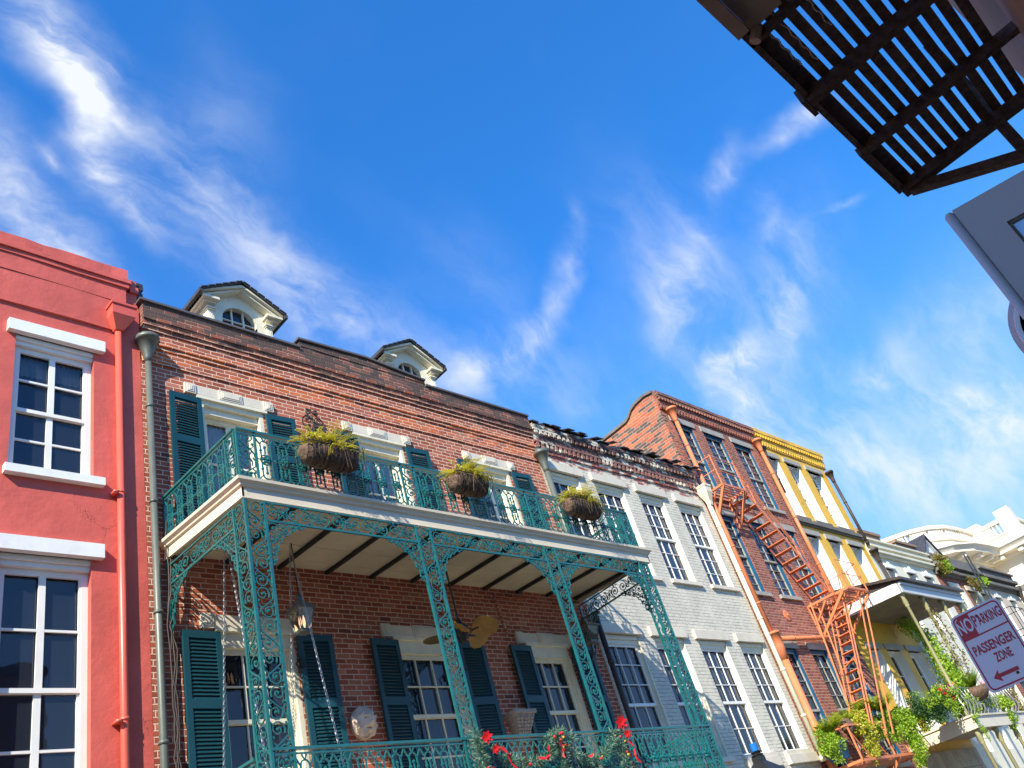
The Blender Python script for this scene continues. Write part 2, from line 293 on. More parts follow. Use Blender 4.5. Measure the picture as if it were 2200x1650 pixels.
# ------------------------------------------------------------------ mesh builder
class MB:
    def __init__(s): s.v = []; s.f = []
    def add(s, vs, fs):
        k = len(s.v); s.v += [tuple(p) for p in vs]; s.f += [tuple(i + k for i in f) for f in fs]; return s
    def box(s, x0, x1, y0, y1, z0, z1):
        if x0 > x1: x0, x1 = x1, x0
        if y0 > y1: y0, y1 = y1, y0
        if z0 > z1: z0, z1 = z1, z0
        return s.add([(x, y, z) for z in (z0, z1) for y in (y0, y1) for x in (x0, x1)],
                     [(0, 2, 3, 1), (4, 5, 7, 6), (0, 1, 5, 4), (2, 6, 7, 3), (0, 4, 6, 2), (1, 3, 7, 5)])
    def quad(s, a, b, c, d): return s.add([a, b, c, d], [(0, 1, 2, 3)])
    def prism(s, pts, off):            # polygon extruded by vector
        n = len(pts); o = Vector(off); a = [Vector(p) for p in pts]
        return s.add(a + [p + o for p in a], [tuple(range(n))[::-1], tuple(range(n, 2 * n))] + [(i, (i + 1) % n, n + (i + 1) % n, n + i) for i in range(n)])
    def bar(s, a, b, w=.03, h=None, up=(0, 0, 1)):   # rectangular bar between two points
        a = Vector(a); b = Vector(b); h = h or w; d = (b - a).normalized(); u = Vector(up)
        if abs(d.dot(u)) > .98: u = Vector((1, 0, 0)) if abs(d.x) < .9 else Vector((0, 1, 0))
        r = d.cross(u).normalized(); u = r.cross(d)
        c = [(-1, -1), (1, -1), (1, 1), (-1, 1)]
        vs = [p + r * (i * w / 2) + u * (j * h / 2) for p in (a, b) for i, j in c]
        return s.add(vs, [(3, 2, 1, 0), (4, 5, 6, 7)] + [(i, (i + 1) % 4, 4 + (i + 1) % 4, 4 + i) for i in range(4)])
    def tube(s, pts, r, n=6, cap=True, taper=None):
        pts = [Vector(p) for p in pts]; m = len(pts); vs = []; pu = None
        for i, p in enumerate(pts):
            d = (pts[min(i + 1, m - 1)] - pts[max(i - 1, 0)])
            d = d.normalized() if d.length > 1e-9 else Vector((0, 0, 1))
            u = pu if pu is not None else (Vector((0, 0, 1)) if abs(d.z) < .9 else Vector((1, 0, 0)))
            a = d.cross(u)
            if a.length < 1e-4: a = d.cross(Vector((0, 1, 0.3)))
            a.normalize(); u = a.cross(d).normalized(); pu = u
            rr = (r[i] if isinstance(r, (list, tuple)) else r)
            for k in range(n):
                t = 2 * math.pi * (k + .5) / n; vs.append(p + a * (math.cos(t) * rr) + u * (math.sin(t) * rr))
        fs = [(i * n + k, i * n + (k + 1) % n, (i + 1) * n + (k + 1) % n, (i + 1) * n + k) for i in range(m - 1) for k in range(n)]
        if cap: fs += [tuple(range(n))[::-1], tuple(range((m - 1) * n, m * n))]
        return s.add(vs, fs)
    def lathe(s, prof, c, n=12, axis='z', sq=False):      # prof = [(r, h)]
        vs = []; c = Vector(c)
        for r, h in prof:
            for k in range(n):
                t = 2 * math.pi * (k + (.5 if n == 4 else 0)) / n; a, b = r * math.cos(t), r * math.sin(t)
                vs.append(c + (Vector((a, b, h)) if axis == 'z' else Vector((a, h, b)) if axis == 'y' else Vector((h, a, b))))
        m = len(prof)
        fs = [(i * n + k, i * n + (k + 1) % n, (i + 1) * n + (k + 1) % n, (i + 1) * n + k) for i in range(m - 1) for k in range(n)]
        fs += [tuple(range(n))[::-1], tuple(range((m - 1) * n, m * n))]
        return s.add(vs, fs)
    def ball(s, c, r, n=6, sz=1.):
        pr = [(math.sin(math.pi * i / 4) * r + 1e-4, -math.cos(math.pi * i / 4) * r * sz) for i in range(5)]
        return s.lathe(pr, c, n)
    def leaf(s, p, d, nrm, l, wd):
        p = Vector(p); d = Vector(d).normalized(); r = d.cross(Vector(nrm))
        if r.length < 1e-3: r = d.orthogonal()
        r.normalize(); q = p + d * (l * .5)
        return s.add([p, q + r * (wd / 2), p + d * l, q - r * (wd / 2)], [(0, 1, 2, 3)])
    def build(s, name, mat, parent=None, smooth=False, label=None):
        me = bpy.data.meshes.new(name)
        base = Vector((0, 0, 0)); q = parent
        while q is not None: base = base + q.location; q = q.parent
        me.from_pydata([Vector(p) - base for p in s.v], [], s.f); me.materials.append(M[mat] if isinstance(mat, str) else mat)
        me.polygons.foreach_set('use_smooth', [smooth] * len(me.polygons)); me.update()
        o = bpy.data.objects.new(name, me); COL.objects.link(o); o.parent = parent
        if label: o['label'] = label
        return o
def thing(name, label, cat, loc, group=None):
    o = bpy.data.objects.new(name, None); COL.objects.link(o); o.location = loc; o['label'] = label; o['category'] = cat
    o.empty_display_size = .2
    if group: o['group'] = group
    return o
def tag(o, label=None, cat=None, group=None, kind=None):
    if label: o['label'] = label
    if cat: o['category'] = cat
    if group: o['group'] = group
    if kind: o['kind'] = kind
    return o
GZ = -1.55
def rv(): return Vector((random.gauss(0, 1), random.gauss(0, 1), random.gauss(0, 1))).normalized()

# ------------------------------------------------------------------ ground
tag(MB().box(-400, 400, -400, 400, GZ - .5, GZ - .14).build('ground', 'asphalt'), kind='structure')
tag(MB().box(-120, 120, 1.2, 6.9, GZ - .136, GZ - .10).build('road', 'asphalt'), kind='structure')
for a, b, k0, k1 in ((-1.0, 1.0, 1.0, 1.2), (7.1, 10.5, 6.9, 7.1)):
    tag(MB().box(-60, 90, a, b, GZ - .13, GZ).build('pavement', 'pave'), kind='structure')
    tag(MB().box(-60, 90, k0, k1, GZ - .13, GZ + .003).build('kerb', 'kerb'), kind='structure')

# ------------------------------------------------------------------ building helpers
def wall(mb, x0, x1, z0, z1, y, holes, depth, rev=None):
    xs = sorted({x0, x1, *[h[0] for h in holes], *[h[1] for h in holes]}); zs = sorted({z0, z1, *[h[2] for h in holes], *[h[3] for h in holes]})
    xs = [x for x in xs if x0 <= x <= x1]; zs = [z for z in zs if z0 <= z <= z1]
    for a, b in zip(xs, xs[1:]):
        for c, d in zip(zs, zs[1:]):
            mx, mz = (a + b) / 2, (c + d) / 2
            if any(h[0] < mx < h[1] and h[2] < mz < h[3] for h in holes): continue
            mb.quad((a, y, c), (b, y, c), (b, y, d), (a, y, d))
    r = rev or mb
    for a, b, c, d in holes:
        e = y + depth
        r.quad((a, y, d), (a, y, c), (a, e, c), (a, e, d)); r.quad((b, y, c), (b, y, d), (b, e, d), (b, e, c))
        r.quad((a, y, c), (b, y, c), (b, e, c), (a, e, c)); r.quad((a, y, d), (a, e, d), (b, e, d), (b, y, d))
class Rev:
    '''collects the reveals of each opening as meshes of their own'''
    def __init__(s): s.l = []
    def quad(s, *a): s.l.append(a)
    def build(s, name, mat, root):
        for i in range(0, len(s.l), 4):
            m = MB()
            for q in s.l[i:i + 4]: m.quad(*q)
            m.build(name, mat, root)
def shell(mb, x0, x1, y, yb, z0, z1):     # sides, back and top behind a facade
    mb.quad((x0, y, z0), (x0, y, z1), (x0, yb, z1), (x0, yb, z0)); mb.quad((x1, y, z0), (x1, yb, z0), (x1, yb, z1), (x1, y, z1))
    mb.quad((x0, yb, z0), (x0, yb, z1), (x1, yb, z1), (x1, yb, z0)); mb.quad((x0, y, z1), (x1, y, z1), (x1, yb, z1), (x0, yb, z1))
def window(root, x0, x1, z0, z1, y, fm, cols, rows, casing=.07, meet=None, mw=.017, glass='glass', curtain=None, cmat='curtain', railm=None, cin=.12, label=None, split=None):
    """sash window in the plane y (glass); rows = number of panes high above / below the meeting rail"""
    f = MB(); c = casing
    for a, b, p, q in ((x0, x0 + c, z0, z1), (x1 - c, x1, z0, z1), (x0 + c, x1 - c, z1 - c, z1), (x0 + c, x1 - c, z0, z0 + c)):
        f.box(a, b, y - .05, y + .03, p, q)
    w_ = f.build('window', fm, root, label=label)
    X0, X1, Z0, Z1 = x0 + c, x1 - c, z0 + c, z1 - c
    s = MB(); st = .028
    sashes = [(Z0, Z1, rows[0], 0)] if meet is None else [(meet, Z1, rows[0], -.012), (Z0, meet, rows[1], .012)]
    for a, b, nr, o in sashes:
        yy = y + o - .012
        for p in (X0, X1 - st): s.box(p, p + st, yy - .022, yy + .012, a, b)
        for p in (a, b - st): s.box(X0 + st, X1 - st, yy - .02, yy + .012, p, p + st)
        for i in range(1, cols):
            xx = X0 + (X1 - X0) * i / cols
            k = mw * (2.6 if split and i == split else 1); s.box(xx - k / 2, xx + k / 2, yy - .016, yy + .01, a + st, b - st)
        for j in range(1, nr):
            zz = a + (b - a) * j / nr; s.box(X0 + st, X1 - st, yy - .014, yy + .008, zz - mw / 2, zz + mw / 2)
    if meet: s.box(X0, X1, y - .045, y - .001, meet - .025, meet + .03)
    s.build('sash', railm or fm, w_)
    MB().quad((X0, y + .008, Z0), (X1, y + .008, Z0), (X1, y + .008, Z1), (X0, y + .008, Z1)).build('pane', glass, w_)
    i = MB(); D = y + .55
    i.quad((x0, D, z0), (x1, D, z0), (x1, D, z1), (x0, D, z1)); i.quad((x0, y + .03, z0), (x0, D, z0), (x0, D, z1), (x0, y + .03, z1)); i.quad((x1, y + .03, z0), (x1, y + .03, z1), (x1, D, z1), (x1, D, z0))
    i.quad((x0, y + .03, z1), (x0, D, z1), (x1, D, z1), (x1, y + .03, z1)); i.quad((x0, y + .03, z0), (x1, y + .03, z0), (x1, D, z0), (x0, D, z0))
    i.build('dark_backing', 'dark', w_)  # box coloured near black in place of real room shade
    if curtain:
        for (a, b, lo) in curtain:
            m = MB(); n = max(4, int((b - a) * (X1 - X0) / .035)); pr = None
            for k in range(n + 1):
                xx = X0 + (X1 - X0) * (a + (b - a) * k / n); yy = y + cin + (.03 if k % 2 else 0) + random.uniform(-.008, .008); sw = (1 - lo) * .12 * (X1 - X0)
                cur = ((xx, yy, Z1), (xx + random.uniform(-.01, .01), yy + .01, Z0 + (Z1 - Z0) * (1 - lo)))
                if pr: m.quad(pr[1], cur[1], cur[0], pr[0])
                pr = cur
            m.build('curtain', cmat, w_)
    return w_
def downspout(root, mat, x, y, z0, z1, r=.055, hop=(.17, .38), name='downspout', joints=True):
    prof = [(r, z0), (r, z1)]
    m = MB(); m.tube([(x, y, z0), (x, y, z1)], r, 12)
    if joints:
        zz = z1 - .9
        while zz > z0: m.lathe([(r + .012, zz - .02), (r + .012, zz + .02)], (x, y, 0), 12); zz -= 1.6
    p = m.build(name, mat, root, True)
    hr, hh = hop
    h = MB(); h.lathe([(r, z1 - .08), (r + .012, z1), (hr * .55, z1 + hh * .3), (hr, z1 + hh * .8), (hr + .015, z1 + hh * .8), (hr + .015, z1 + hh * .98), (hr - .02, z1 + hh), (hr - .03, z1 + hh * .8)], (x, y, 0), 16)
    h.build('leader_head', mat, p, True)
    return p
def lintel(root, x0, x1, z0, z1, y, mat, proj=.08, name='lintel'):
    return MB().box(x0, x1, y - proj, y + .1, z0, z1).build(name, mat, root)
def rough_box(mb, x0, x1, y0, y1, z0, z1, step=.5, j=.012):
    n = max(1, int((x1 - x0) / step)); pr = None
    for i in range(n + 1):
        x = x0 + (x1 - x0) * i / n; d = [random.uniform(-j, j) for _ in range(3)]
        cur = [(x, y0 + d[0], z0 + d[1]), (x, y1, z0), (x, y1, z1), (x, y0 + d[0], z1 + d[2])]
        if pr:
            k = mb.add(pr + cur, [(0, 4, 5, 1), (1, 5, 6, 2), (2, 6, 7, 3), (3, 7, 4, 0)])
        if i in (0, n): mb.add(cur, [(0, 1, 2, 3)] if i == 0 else [(3, 2, 1, 0)])
        pr = cur
def dentils(root, mat, x0, x1, y, z0, z1, pitch, w, proj, name='dentil_course', soft=0.0):
    m = MB(); x = x0
    while x < x1: m.box(x, x + w, y - proj, y + .02, z0 + random.uniform(-soft, soft), z1); x += pitch
    return m.build(name, mat, root)

# ================================================================== 1 red house
r = thing('red_house', 'red stucco house with white window lintels at the street end', 'house', (1, 10, GZ))
H = [(3.05, 4.09, 6.74, 8.9), (3.03, 4.07, 2.6, 5.57), (.4, 1.45, 6.74, 8.9), (.4, 1.45, 2.6, 5.57), (-2, -.95, 6.74, 8.9)]
m = MB(); wall(m, -4, 4.775, GZ, 10.02, 10.0, H, .2); shell(m, -4, 4.775, 10, 17, GZ, 10.0)
m.build('wall', 'red', r)
m = MB()
rough_box(m, -4, 4.56, 9.955, 10.35, 10.02, 10.34, .4, .004); rough_box(m, -4, 4.60, 9.93, 10.35, 10.34, 10.42, .4, .006)
rough_box(m, -4, 4.63, 9.90, 10.35, 10.42, 10.50, .4, .006); rough_box(m, -4, 4.58, 9.925, 10.35, 10.50, 10.70, .25, .014)
rough_box(m, -4, 4.40, 9.965, 10.1, 9.42, 10.02, .5, .006)
m.build('cornice', 'red', r)
m = MB(); rough_box(m, 4.56, 4.76, 10.03, 10.5, 10.0, 10.34, .1, .004); rough_box(m, 4.64, 4.775, 9.99, 10.5, 10.34, 10.46, .1, .004); rough_box(m, 4.58, 4.76, 10.02, 10.5, 10.46, 10.62, .1, .01)
m.build('end_pier', 'red', r)
m = MB()
for k in range(5): m.box(4.70 + random.uniform(0, .03), 4.86 + random.uniform(-.02, .03), 10.05, 10.7, 10.30 + k * .07, 10.36 + k * .07)
m.build('slate_edge', 'slate', r)
for i, (a, b, z0, z1) in enumerate(H):
    lintel(r, a - .12, b + .13, z1 + .0, z1 + .19, 10, 'white', .085)
    if i % 2 == 0: MB().box(a - .05, b + .12, 9.91, 10.15, z0 - .115, z0).build('sill', 'white', r)
    m = MB(); m.box(a, b, 10.02, 10.12, z1 - .07, z1); m.box(a, b, 10.05, 10.14, z1 - .14, z1 - .07); m.build('head_moulding', 'whitewood', r)
    window(r, a, b, z0, z1 - .12, 10.15, 'whitewood', 2, (2, 2), .075, z0 + (z1 - .12 - z0) * .48, .03, split=1,
           curtain=[(0, 1, .16)] if i == 0 else None, cin=.08)
m = MB(); m.tube([(4.42, 9.94, GZ), (4.42, 9.94, 9.40)], .047, 14)
for z in (6.55, 3.55, .5): m.lathe([(.054, z), (.054, z + .04)], (4.42, 9.94, 0), 14); m.box(4.30, 4.37, 9.86, 10, z - .03, z)
p = m.build('downspout', 'redpipe', r, True)
m = MB()
def ring_(x0, x1, y0, y1, z): return [(x0, y0, z), (x1, y0, z), (x1, y1, z), (x0, y1, z)]
a = ring_(4.36, 4.48, 9.88, 9.98, 9.38) + ring_(4.27, 4.62, 9.77, 9.99, 9.60) + ring_(4.27, 4.62, 9.77, 9.99, 9.78)
m.add(a, [(3, 2, 1, 0)] + [(4 * j + i, 4 * j + (i + 1) % 4, 4 * j + 4 + (i + 1) % 4, 4 * j + 4 + i) for j in range(2) for i in range(4)] + [(8, 9, 10, 11)])
m.box(4.25, 4.64, 9.75, 10.0, 9.78, 9.82); m.build('leader_head', 'redpipe', p)

# ================================================================== 2 brick house behind the iron gallery
r = thing('brick_house', 'orange red brick house with green shutters and two roof dormers behind the teal ironwork', 'house', (9.2, 10, GZ))
UP = [(5.68, 6.78), (8.60, 9.68), (11.48, 12.48)]
LO = [(5.68, 6.82), (8.60, 9.80), (11.54, 12.62)]
H = [(a, b, 5.86, 8.50) for a, b in UP] + [(a, b, 1.75, 4.72) for a, b in LO] + [(a, b, GZ, 1.2) for a, b in LO]
m = MB(); wall(m, 4.78, 13.6, GZ, 8.98, 10.0, H, .26); shell(m, 4.78, 13.6, 10, 17, GZ, 9.0); m.build('wall', 'brick', r)
m = MB()
for z0, z1, pr in ((8.98, 9.05, .022), (9.05, 9.28, .003), (9.28, 9.35, .022), (9.35, 9.42, .045), (9.42, 9.60, .03), (9.60, 9.68, .055), (9.68, 9.78, .085), (9.78, 9.84, .115), (9.84, 10.13, .09)):
    rough_box(m, 4.80, 13.62, 10 - pr, 10.4, z0, z1, .22, .006)
rough_box(m, 7.68, 10.58, 9.915, 10.38, 10.13, 10.30, .22, .008)
m.add([(7.68, 9.905, 10.30), (9.15, 9.905, 10.36), (10.58, 9.905, 10.22), (7.68, 10.38, 10.30), (9.15, 10.38, 10.36), (10.58, 10.38, 10.22), (7.68, 9.905, 10.2), (10.58, 9.905, 10.2)],
      [(0, 1, 4, 3), (1, 2, 5, 4), (6, 7, 2, 1, 0)])
m.build('brick_cornice', 'brick', r)
m = MB()
m.box(4.74, 7.66, 9.87, 10.5, 10.133, 10.175); m.box(10.61, 13.62, 9.87, 10.5, 10.133, 10.175)
for a, b in (((7.64, 10.33), (9.15, 10.385)), ((9.15, 10.385), (10.62, 10.26))):
    m.prism([(a[0], 9.87, a[1]), (b[0], 9.87, b[1]), (b[0], 9.87, b[1] + .04), (a[0], 9.87, a[1] + .04)], (0, .55, 0))
m.build('coping', 'flash', r)
m = MB(); m.add([(4.8, 10.4, 10.1), (13.6, 10.4, 10.1), (13.6, 14.2, 11.3), (4.8, 14.2, 11.3), (4.8, 18, 10.1), (13.6, 18, 10.1)], [(0, 1, 2, 3), (3, 2, 5, 4), (0, 3, 4), (1, 5, 2)]); m.build('roof', 'slate', r)
# dormers (front plane y=11)
for cx in (7.22, 11.42):
    F = 11.0; ez = 11.76; pz = 12.24; hw = .66
    m = MB()
    # front wall with arched opening
    aw = .365; az = 11.44; N = 10
    arc = [(cx + aw * math.cos(math.pi * k / N), az + aw * math.sin(math.pi * k / N)) for k in range(N + 1)]
    outer = [(cx + hw, ez), (cx + .3, ez + .22), (cx, pz - .06), (cx - .3, ez + .22), (cx - hw, ez)]
    left = arc[N // 2:]; right = arc[:N // 2 + 1]
    m.add([(cx, F, pz - .06), (cx, F, az + aw)] + [(x, F, z) for x, z in left] + [(cx - aw, F, 10.6), (cx - hw, F, 10.6), (cx - hw, F, ez)], [tuple(range(2 + len(left) + 3))])
    m.add([(cx, F, az + aw)] + [(x, F, z) for x, z in right[::-1]] + [(cx + aw, F, 10.6), (cx + hw, F, 10.6), (cx + hw, F, ez), (cx, F, pz - .06)], [tuple(range(1 + len(right) + 4))[::-1]])
    for (x, z), (x2, z2) in zip(arc, arc[1:]): m.quad((x, F, z), (x2, F, z2), (x2, F + .12, z2), (x, F + .12, z))
    m.box(cx - hw - .02, cx - hw, F, 14, 10.4, ez); m.box(cx + hw, cx + hw + .02, F, 14, 10.4, ez)
    d = m.build('dormer', 'cream', r)
    m = MB()
    for sx in (-1, 1):
        x = cx + sx * (hw - .045)
        m.box(x - .06, x + .06, F - .04, F, 10.6, 11.50); m.box(x - .08, x + .08, F - .065, F + (.5 if sx < 0 else .0), 11.50, 11.53); m.box(x - .10, x + .10, F - .09, F + .5, 11.53, 11.56)
        m.box(x - .025, x - .012, F - .046, F - .04, 11.1, 11.42); m.box(x + .012, x + .025, F - .046, F - .04, 11.1, 11.42)
    m.build('pilaster', 'cream', d)
    m = MB()
    for sx in (-1, 1):
        for (dz, w0, pr, th) in ((-.09, .80, .16, .05), (-.04, .86, .22, .05)):
            e = (cx + sx * w0, ez + dz + .04); p_ = (cx, pz + dz)
            m.prism([(e[0], F - pr, e[1]), (p_[0], F - pr, p_[1]), (p_[0], F - pr, p_[1] + th), (e[0], F - pr, e[1] + th)], (0, pr - .0, 0))
        m.box(cx + sx * .84, cx + sx * .50, F - .2, F + .6, ez - .085, ez - .03); m.box(cx + sx * .78, cx + sx * .54, F - .12, F + .5, ez - .13, ez - .085)
        m.box(cx + sx * .84, cx + sx * hw, F - .16, 13.6, ez - .09, ez - .02)
    m.build('pediment', 'cream', d)
    m = MB()
    for sx in (-1, 1):
        a = (cx + sx * .90, ez - .01); b = (cx, pz + .04)
        m.prism([(a[0], F - .26, a[1]), (b[0], F - .26, b[1]), (b[0], F - .26, b[1] + .035), (a[0], F - .26, a[1] + .035)], (0, 3.2, 0))
        m.box(a[0] - .03, a[0] + .03, F - .26, 14.2, a[1] - .05, a[1] + .03)
        for k in range(6):
            t0 = k / 6; t1 = t0 + .15
            p0 = (a[0] + (b[0] - a[0]) * t0, a[1] + (b[1] - a[1]) * t0 + .035); p1 = (a[0] + (b[0] - a[0]) * t1, a[1] + (b[1] - a[1]) * t1 + .035)
            m.prism([(p0[0], F - .28, p0[1]), (p1[0], F - .28, p1[1]), (p1[0], F - .28, p1[1] + .012), (p0[0], F - .28, p0[1] + .03)], (0, .3, 0))
    m.build('roof', 'slate', d)
    m = MB()
    for k in (-.12, .12): m.box(cx + k - .014, cx + k + .014, F + .06, F + .1, 10.6, az + math.sqrt(aw * aw - k * k))
    m.box(cx - aw, cx + aw, F + .065, F + .095, 11.48, 11.505)
    m.build('glazing_bar', 'cream', d)
    m = MB(); m.add([(cx - aw, F + .11, 10.6), (cx + aw, F + .11, 10.6)] + [(x, F + .11, z) for x, z in arc], [tuple(range(2 + len(arc)))]); m.build('pane', 'glass', d)
    m = MB(); m.box(cx - hw + .01, cx + hw - .01, F + .5, F + .52, 10.6, ez); m.build('dark_backing', 'dark', d)  # near-black sheet, shade of the dormer room put into its colour
def panelled_lintel(root, x0, x1, z0, z1, y):
    m = MB(); m.box(x0, x1, y - .035, y + .05, z0, z1)
    w_ = x1 - x0; cxm = (x0 + x1) / 2
    for a, b in ((x0 - .005, x0 + .17), (cxm - .2, cxm + .2), (x1 - .17, x1 + .005)):
        m.box(a, b, y - .052, y, z0 - .015, z1 + .012)
        for k, s_ in ((.035, .0), (.065, .0)):
            m.box(a + k, b - k, y - (.062 if k < .05 else .07), y - .05, z0 - .015 + k * .8, z1 + .012 - k * .8)
    return m.build('lintel', 'creamstone', root)
def shutter(root, x0, x1, z0, z1, y, mid, ang=0.0, hinge='l'):
    """louvred shutter, opened flat against the wall with a small angle"""
    t = .045; st = .075
    hx = x0 if hinge == 'l' else x1
    def T(m):
        ca, sa = math.cos(ang), math.sin(ang)
        m.v = [(hx + (p[0] - hx) * ca, y + (p[1] - y) * 1.0 - abs(p[0] - hx) * sa, p[2]) for p in m.v]; return m
    f = MB()
    f.box(x0, x0 + st, y - t, y, z0, z1); f.box(x1 - st, x1, y - t, y, z0, z1)
    for a, b in ((z1 - .1, z1), (mid - .06, mid + .06), (z0, z0 + .12)): f.box(x0 + st, x1 - st, y - t, y, a, b)
    o = T(f).build('shutter', 'shutter', root)
    l = MB()
    for a, b in ((z0 + .12, mid - .06), (mid + .06, z1 - .1)):
        n = int((b - a) / .046)
        for k in range(n):
            z = a + (b - a) * (k + .5) / n
            l.add([(x0 + st, y - .040, z - .026), (x1 - st, y - .040, z - .026), (x1 - st, y - .010, z + .030), (x0 + st, y - .010, z + .030),
                   (x0 + st, y - .035, z - .031), (x1 - st, y - .035, z - .031), (x1 - st, y - .004, z + .025), (x0 + st, y - .004, z + .025)], [(0, 1, 2, 3), (7, 6, 5, 4), (0, 4, 5, 1)])
    T(l).build('louvres', 'shutter', o)
    return o
for i, (a, b) in enumerate(UP):
    panelled_lintel(r, a - .24, b + .18, 8.57, 8.73, 10)
    m = MB()
    m.box(a - .06, b + .06, 9.955, 10.06, 8.50, 8.555); m.box(a, b, 10.0, 10.12, 8.42, 8.5); m.box(a, b, 10.06, 10.2, 8.30, 8.42)
    m.box(a, a + .07, 10.0, 10.24, 5.86, 8.42); m.box(b - .07, b, 10.0, 10.24, 5.86, 8.42); m.box(b - .10, b - .07, 10.12, 10.24, 5.86, 8.3); m.box(a + .07, a + .1, 10.12, 10.24, 5.86, 8.3)
    m.build('door_casing', 'cream', r)
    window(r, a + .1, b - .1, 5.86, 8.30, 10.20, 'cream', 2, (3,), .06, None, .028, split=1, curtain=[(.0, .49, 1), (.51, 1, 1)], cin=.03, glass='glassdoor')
    shutter(r, a - .53, a - .01, 5.86, 8.45, 9.955, 7.62, .06, 'r'); shutter(r, b + .01, b + .53, 5.86, 8.46, 9.955, 7.62, .06, 'l')
for i, (a, b) in enumerate(LO):
    panelled_lintel(r, a - .24, b + .18, 4.745, 4.925, 10)
    m = MB()
    m.box(a - .05, b + .05, 9.96, 10.06, 4.70, 4.76); m.box(a, b, 10.02, 10.2, 4.50, 4.70); m.box(a, a + .05, 10.0, 10.2, 1.75, 4.5); m.box(b - .07, b, 10.0, 10.2, 1.75, 4.5); m.box(b - .10, b - .07, 10.06, 10.2, 1.75, 4.5)
    m.build('window_casing', 'cream', r)
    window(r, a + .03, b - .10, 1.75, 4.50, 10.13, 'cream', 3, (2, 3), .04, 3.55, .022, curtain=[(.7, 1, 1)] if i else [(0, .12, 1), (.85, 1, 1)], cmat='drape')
    shutter(r, a - .54, a - .01, 1.75, 4.66, 9.95, 3.72, .05, 'r'); shutter(r, b + .0, b + .54, 1.75, 4.67, 9.95, 3.70, .09, 'l')
    for z in (2.5, 4.2):
        k = MB(); k.box(b - .02, b + .05, 9.88, 9.93, z, z + .12); k.tube([(b - .02, 9.9, z + .1), (b - .10, 9.88, z + .04), (b - .06, 9.87, z - .04)], .012, 5); k.build('shutter_hook', 'blackiron', r)
downspout(r, 'patina', 4.85, 9.91, GZ, 8.98, .048, (.165, .40))
m = MB()
for k in range(4):
    pts = []; z = 6.2 - k * .1; x = 5.0 + k * .03
    while z > -.5:
        pts.append((x + random.uniform(-.05, .05) - .02 * k, 9.9 - (.03 if z > 5 else 0), z)); z -= .3
    m.tube(pts, .009, 5)
m.build('cable', 'darkpipe', r, True)
m = MB(); m.tube([(11.0, 9.97, 5.6), (11.02, 9.97, 5.55), (11.1, 9.97, 4.9)], .018, 6); m.tube([(11.0, 9.97, 5.55), (11.9, 9.97, 5.6)], .015, 6); m.build('conduit', 'brick', r)

# ================================================================== 3 white painted brick house
r = thing('white_house', 'white painted brick house with dentil cornice beside the shuttered brick house', 'house', (16.8, 10, GZ))
UPW = [(13.82, 14.86), (15.40, 16.50), (17.08, 18.14), (18.74, 19.84)]
LOW = [(13.80, 14.95), (15.48, 16.58), (17.14, 18.28), (18.86, 19.96)]
H = [(a, b, 6.47, 8.82) for a, b in UPW] + [(a, b, 2.52, 5.03) for a, b in LOW] + [(a, b, GZ, 1.3) for a, b in LOW]
m = MB(); wall(m, 13.6, 20.2, GZ, 9.25, 10.0, H, .24); shell(m, 13.6, 19.99, 10, 16, GZ, 9.25); m.build('wall', 'whitebrick', r)
m = MB()
for z0, z1, pr in ((9.25, 9.30, .035), (9.30, 9.38, .02), (9.50, 9.56, .08), (9.56, 9.70, .07), (9.80, 9.86, .14), (9.86, 9.95, .15)):
    rough_box(m, 13.62, 20.2, 10 - pr, 10.3, z0, z1, .25, .007)
rough_box(m, 13.62, 20.2, 9.99, 10.3, 9.38, 9.50, 3, .0); rough_box(m, 13.62, 20.2, 9.93, 10.3, 9.70, 9.80, 3, 0)
m.build('brick_cornice', 'whitebrick', r)
dentils(r, 'whitebrick', 13.66, 20.15, 9.99, 9.38, 9.50, .155, .075, .07, soft=.008); dentils(r, 'whitebrick', 13.66, 20.15, 9.93, 9.70, 9.80, .155, .08, .075, soft=.008)
m = MB(); m.add([(13.6, 9.9, 9.952), (20.2, 9.9, 9.952), (20.2, 14, 12.05), (13.6, 14, 12.05), (13.6, 18, 9.95), (20.2, 18, 9.95)], [(0, 1, 2, 3), (3, 2, 5, 4)])
x = 13.6
while x < 20.1:
    w_ = random.uniform(.16, .3); l = random.uniform(-.07, .10); z = 9.955 + random.uniform(0, .03)
    y0 = 9.80 - l; y1 = 10.25
    s_ = .5; dz = (random.random() < .25) * random.uniform(.0, .06)
    m.add([(x, y0, z + dz - .0), (x + w_, y0, z + dz + random.uniform(-.02, .02)), (x + w_, y1, z + .22), (x, y1, z + .22), (x, y0, z + .02 + dz), (x + w_, y0, z + .02 + dz), (x + w_, y1, z + .25), (x, y1, z + .25)],
          [(3, 2, 1, 0), (4, 5, 6, 7), (0, 1, 5, 4), (1, 2, 6, 5), (0, 4, 7, 3)])
    x += w_ * random.uniform(.8, 1.0)
m.build('slate_roof', 'slate', r)
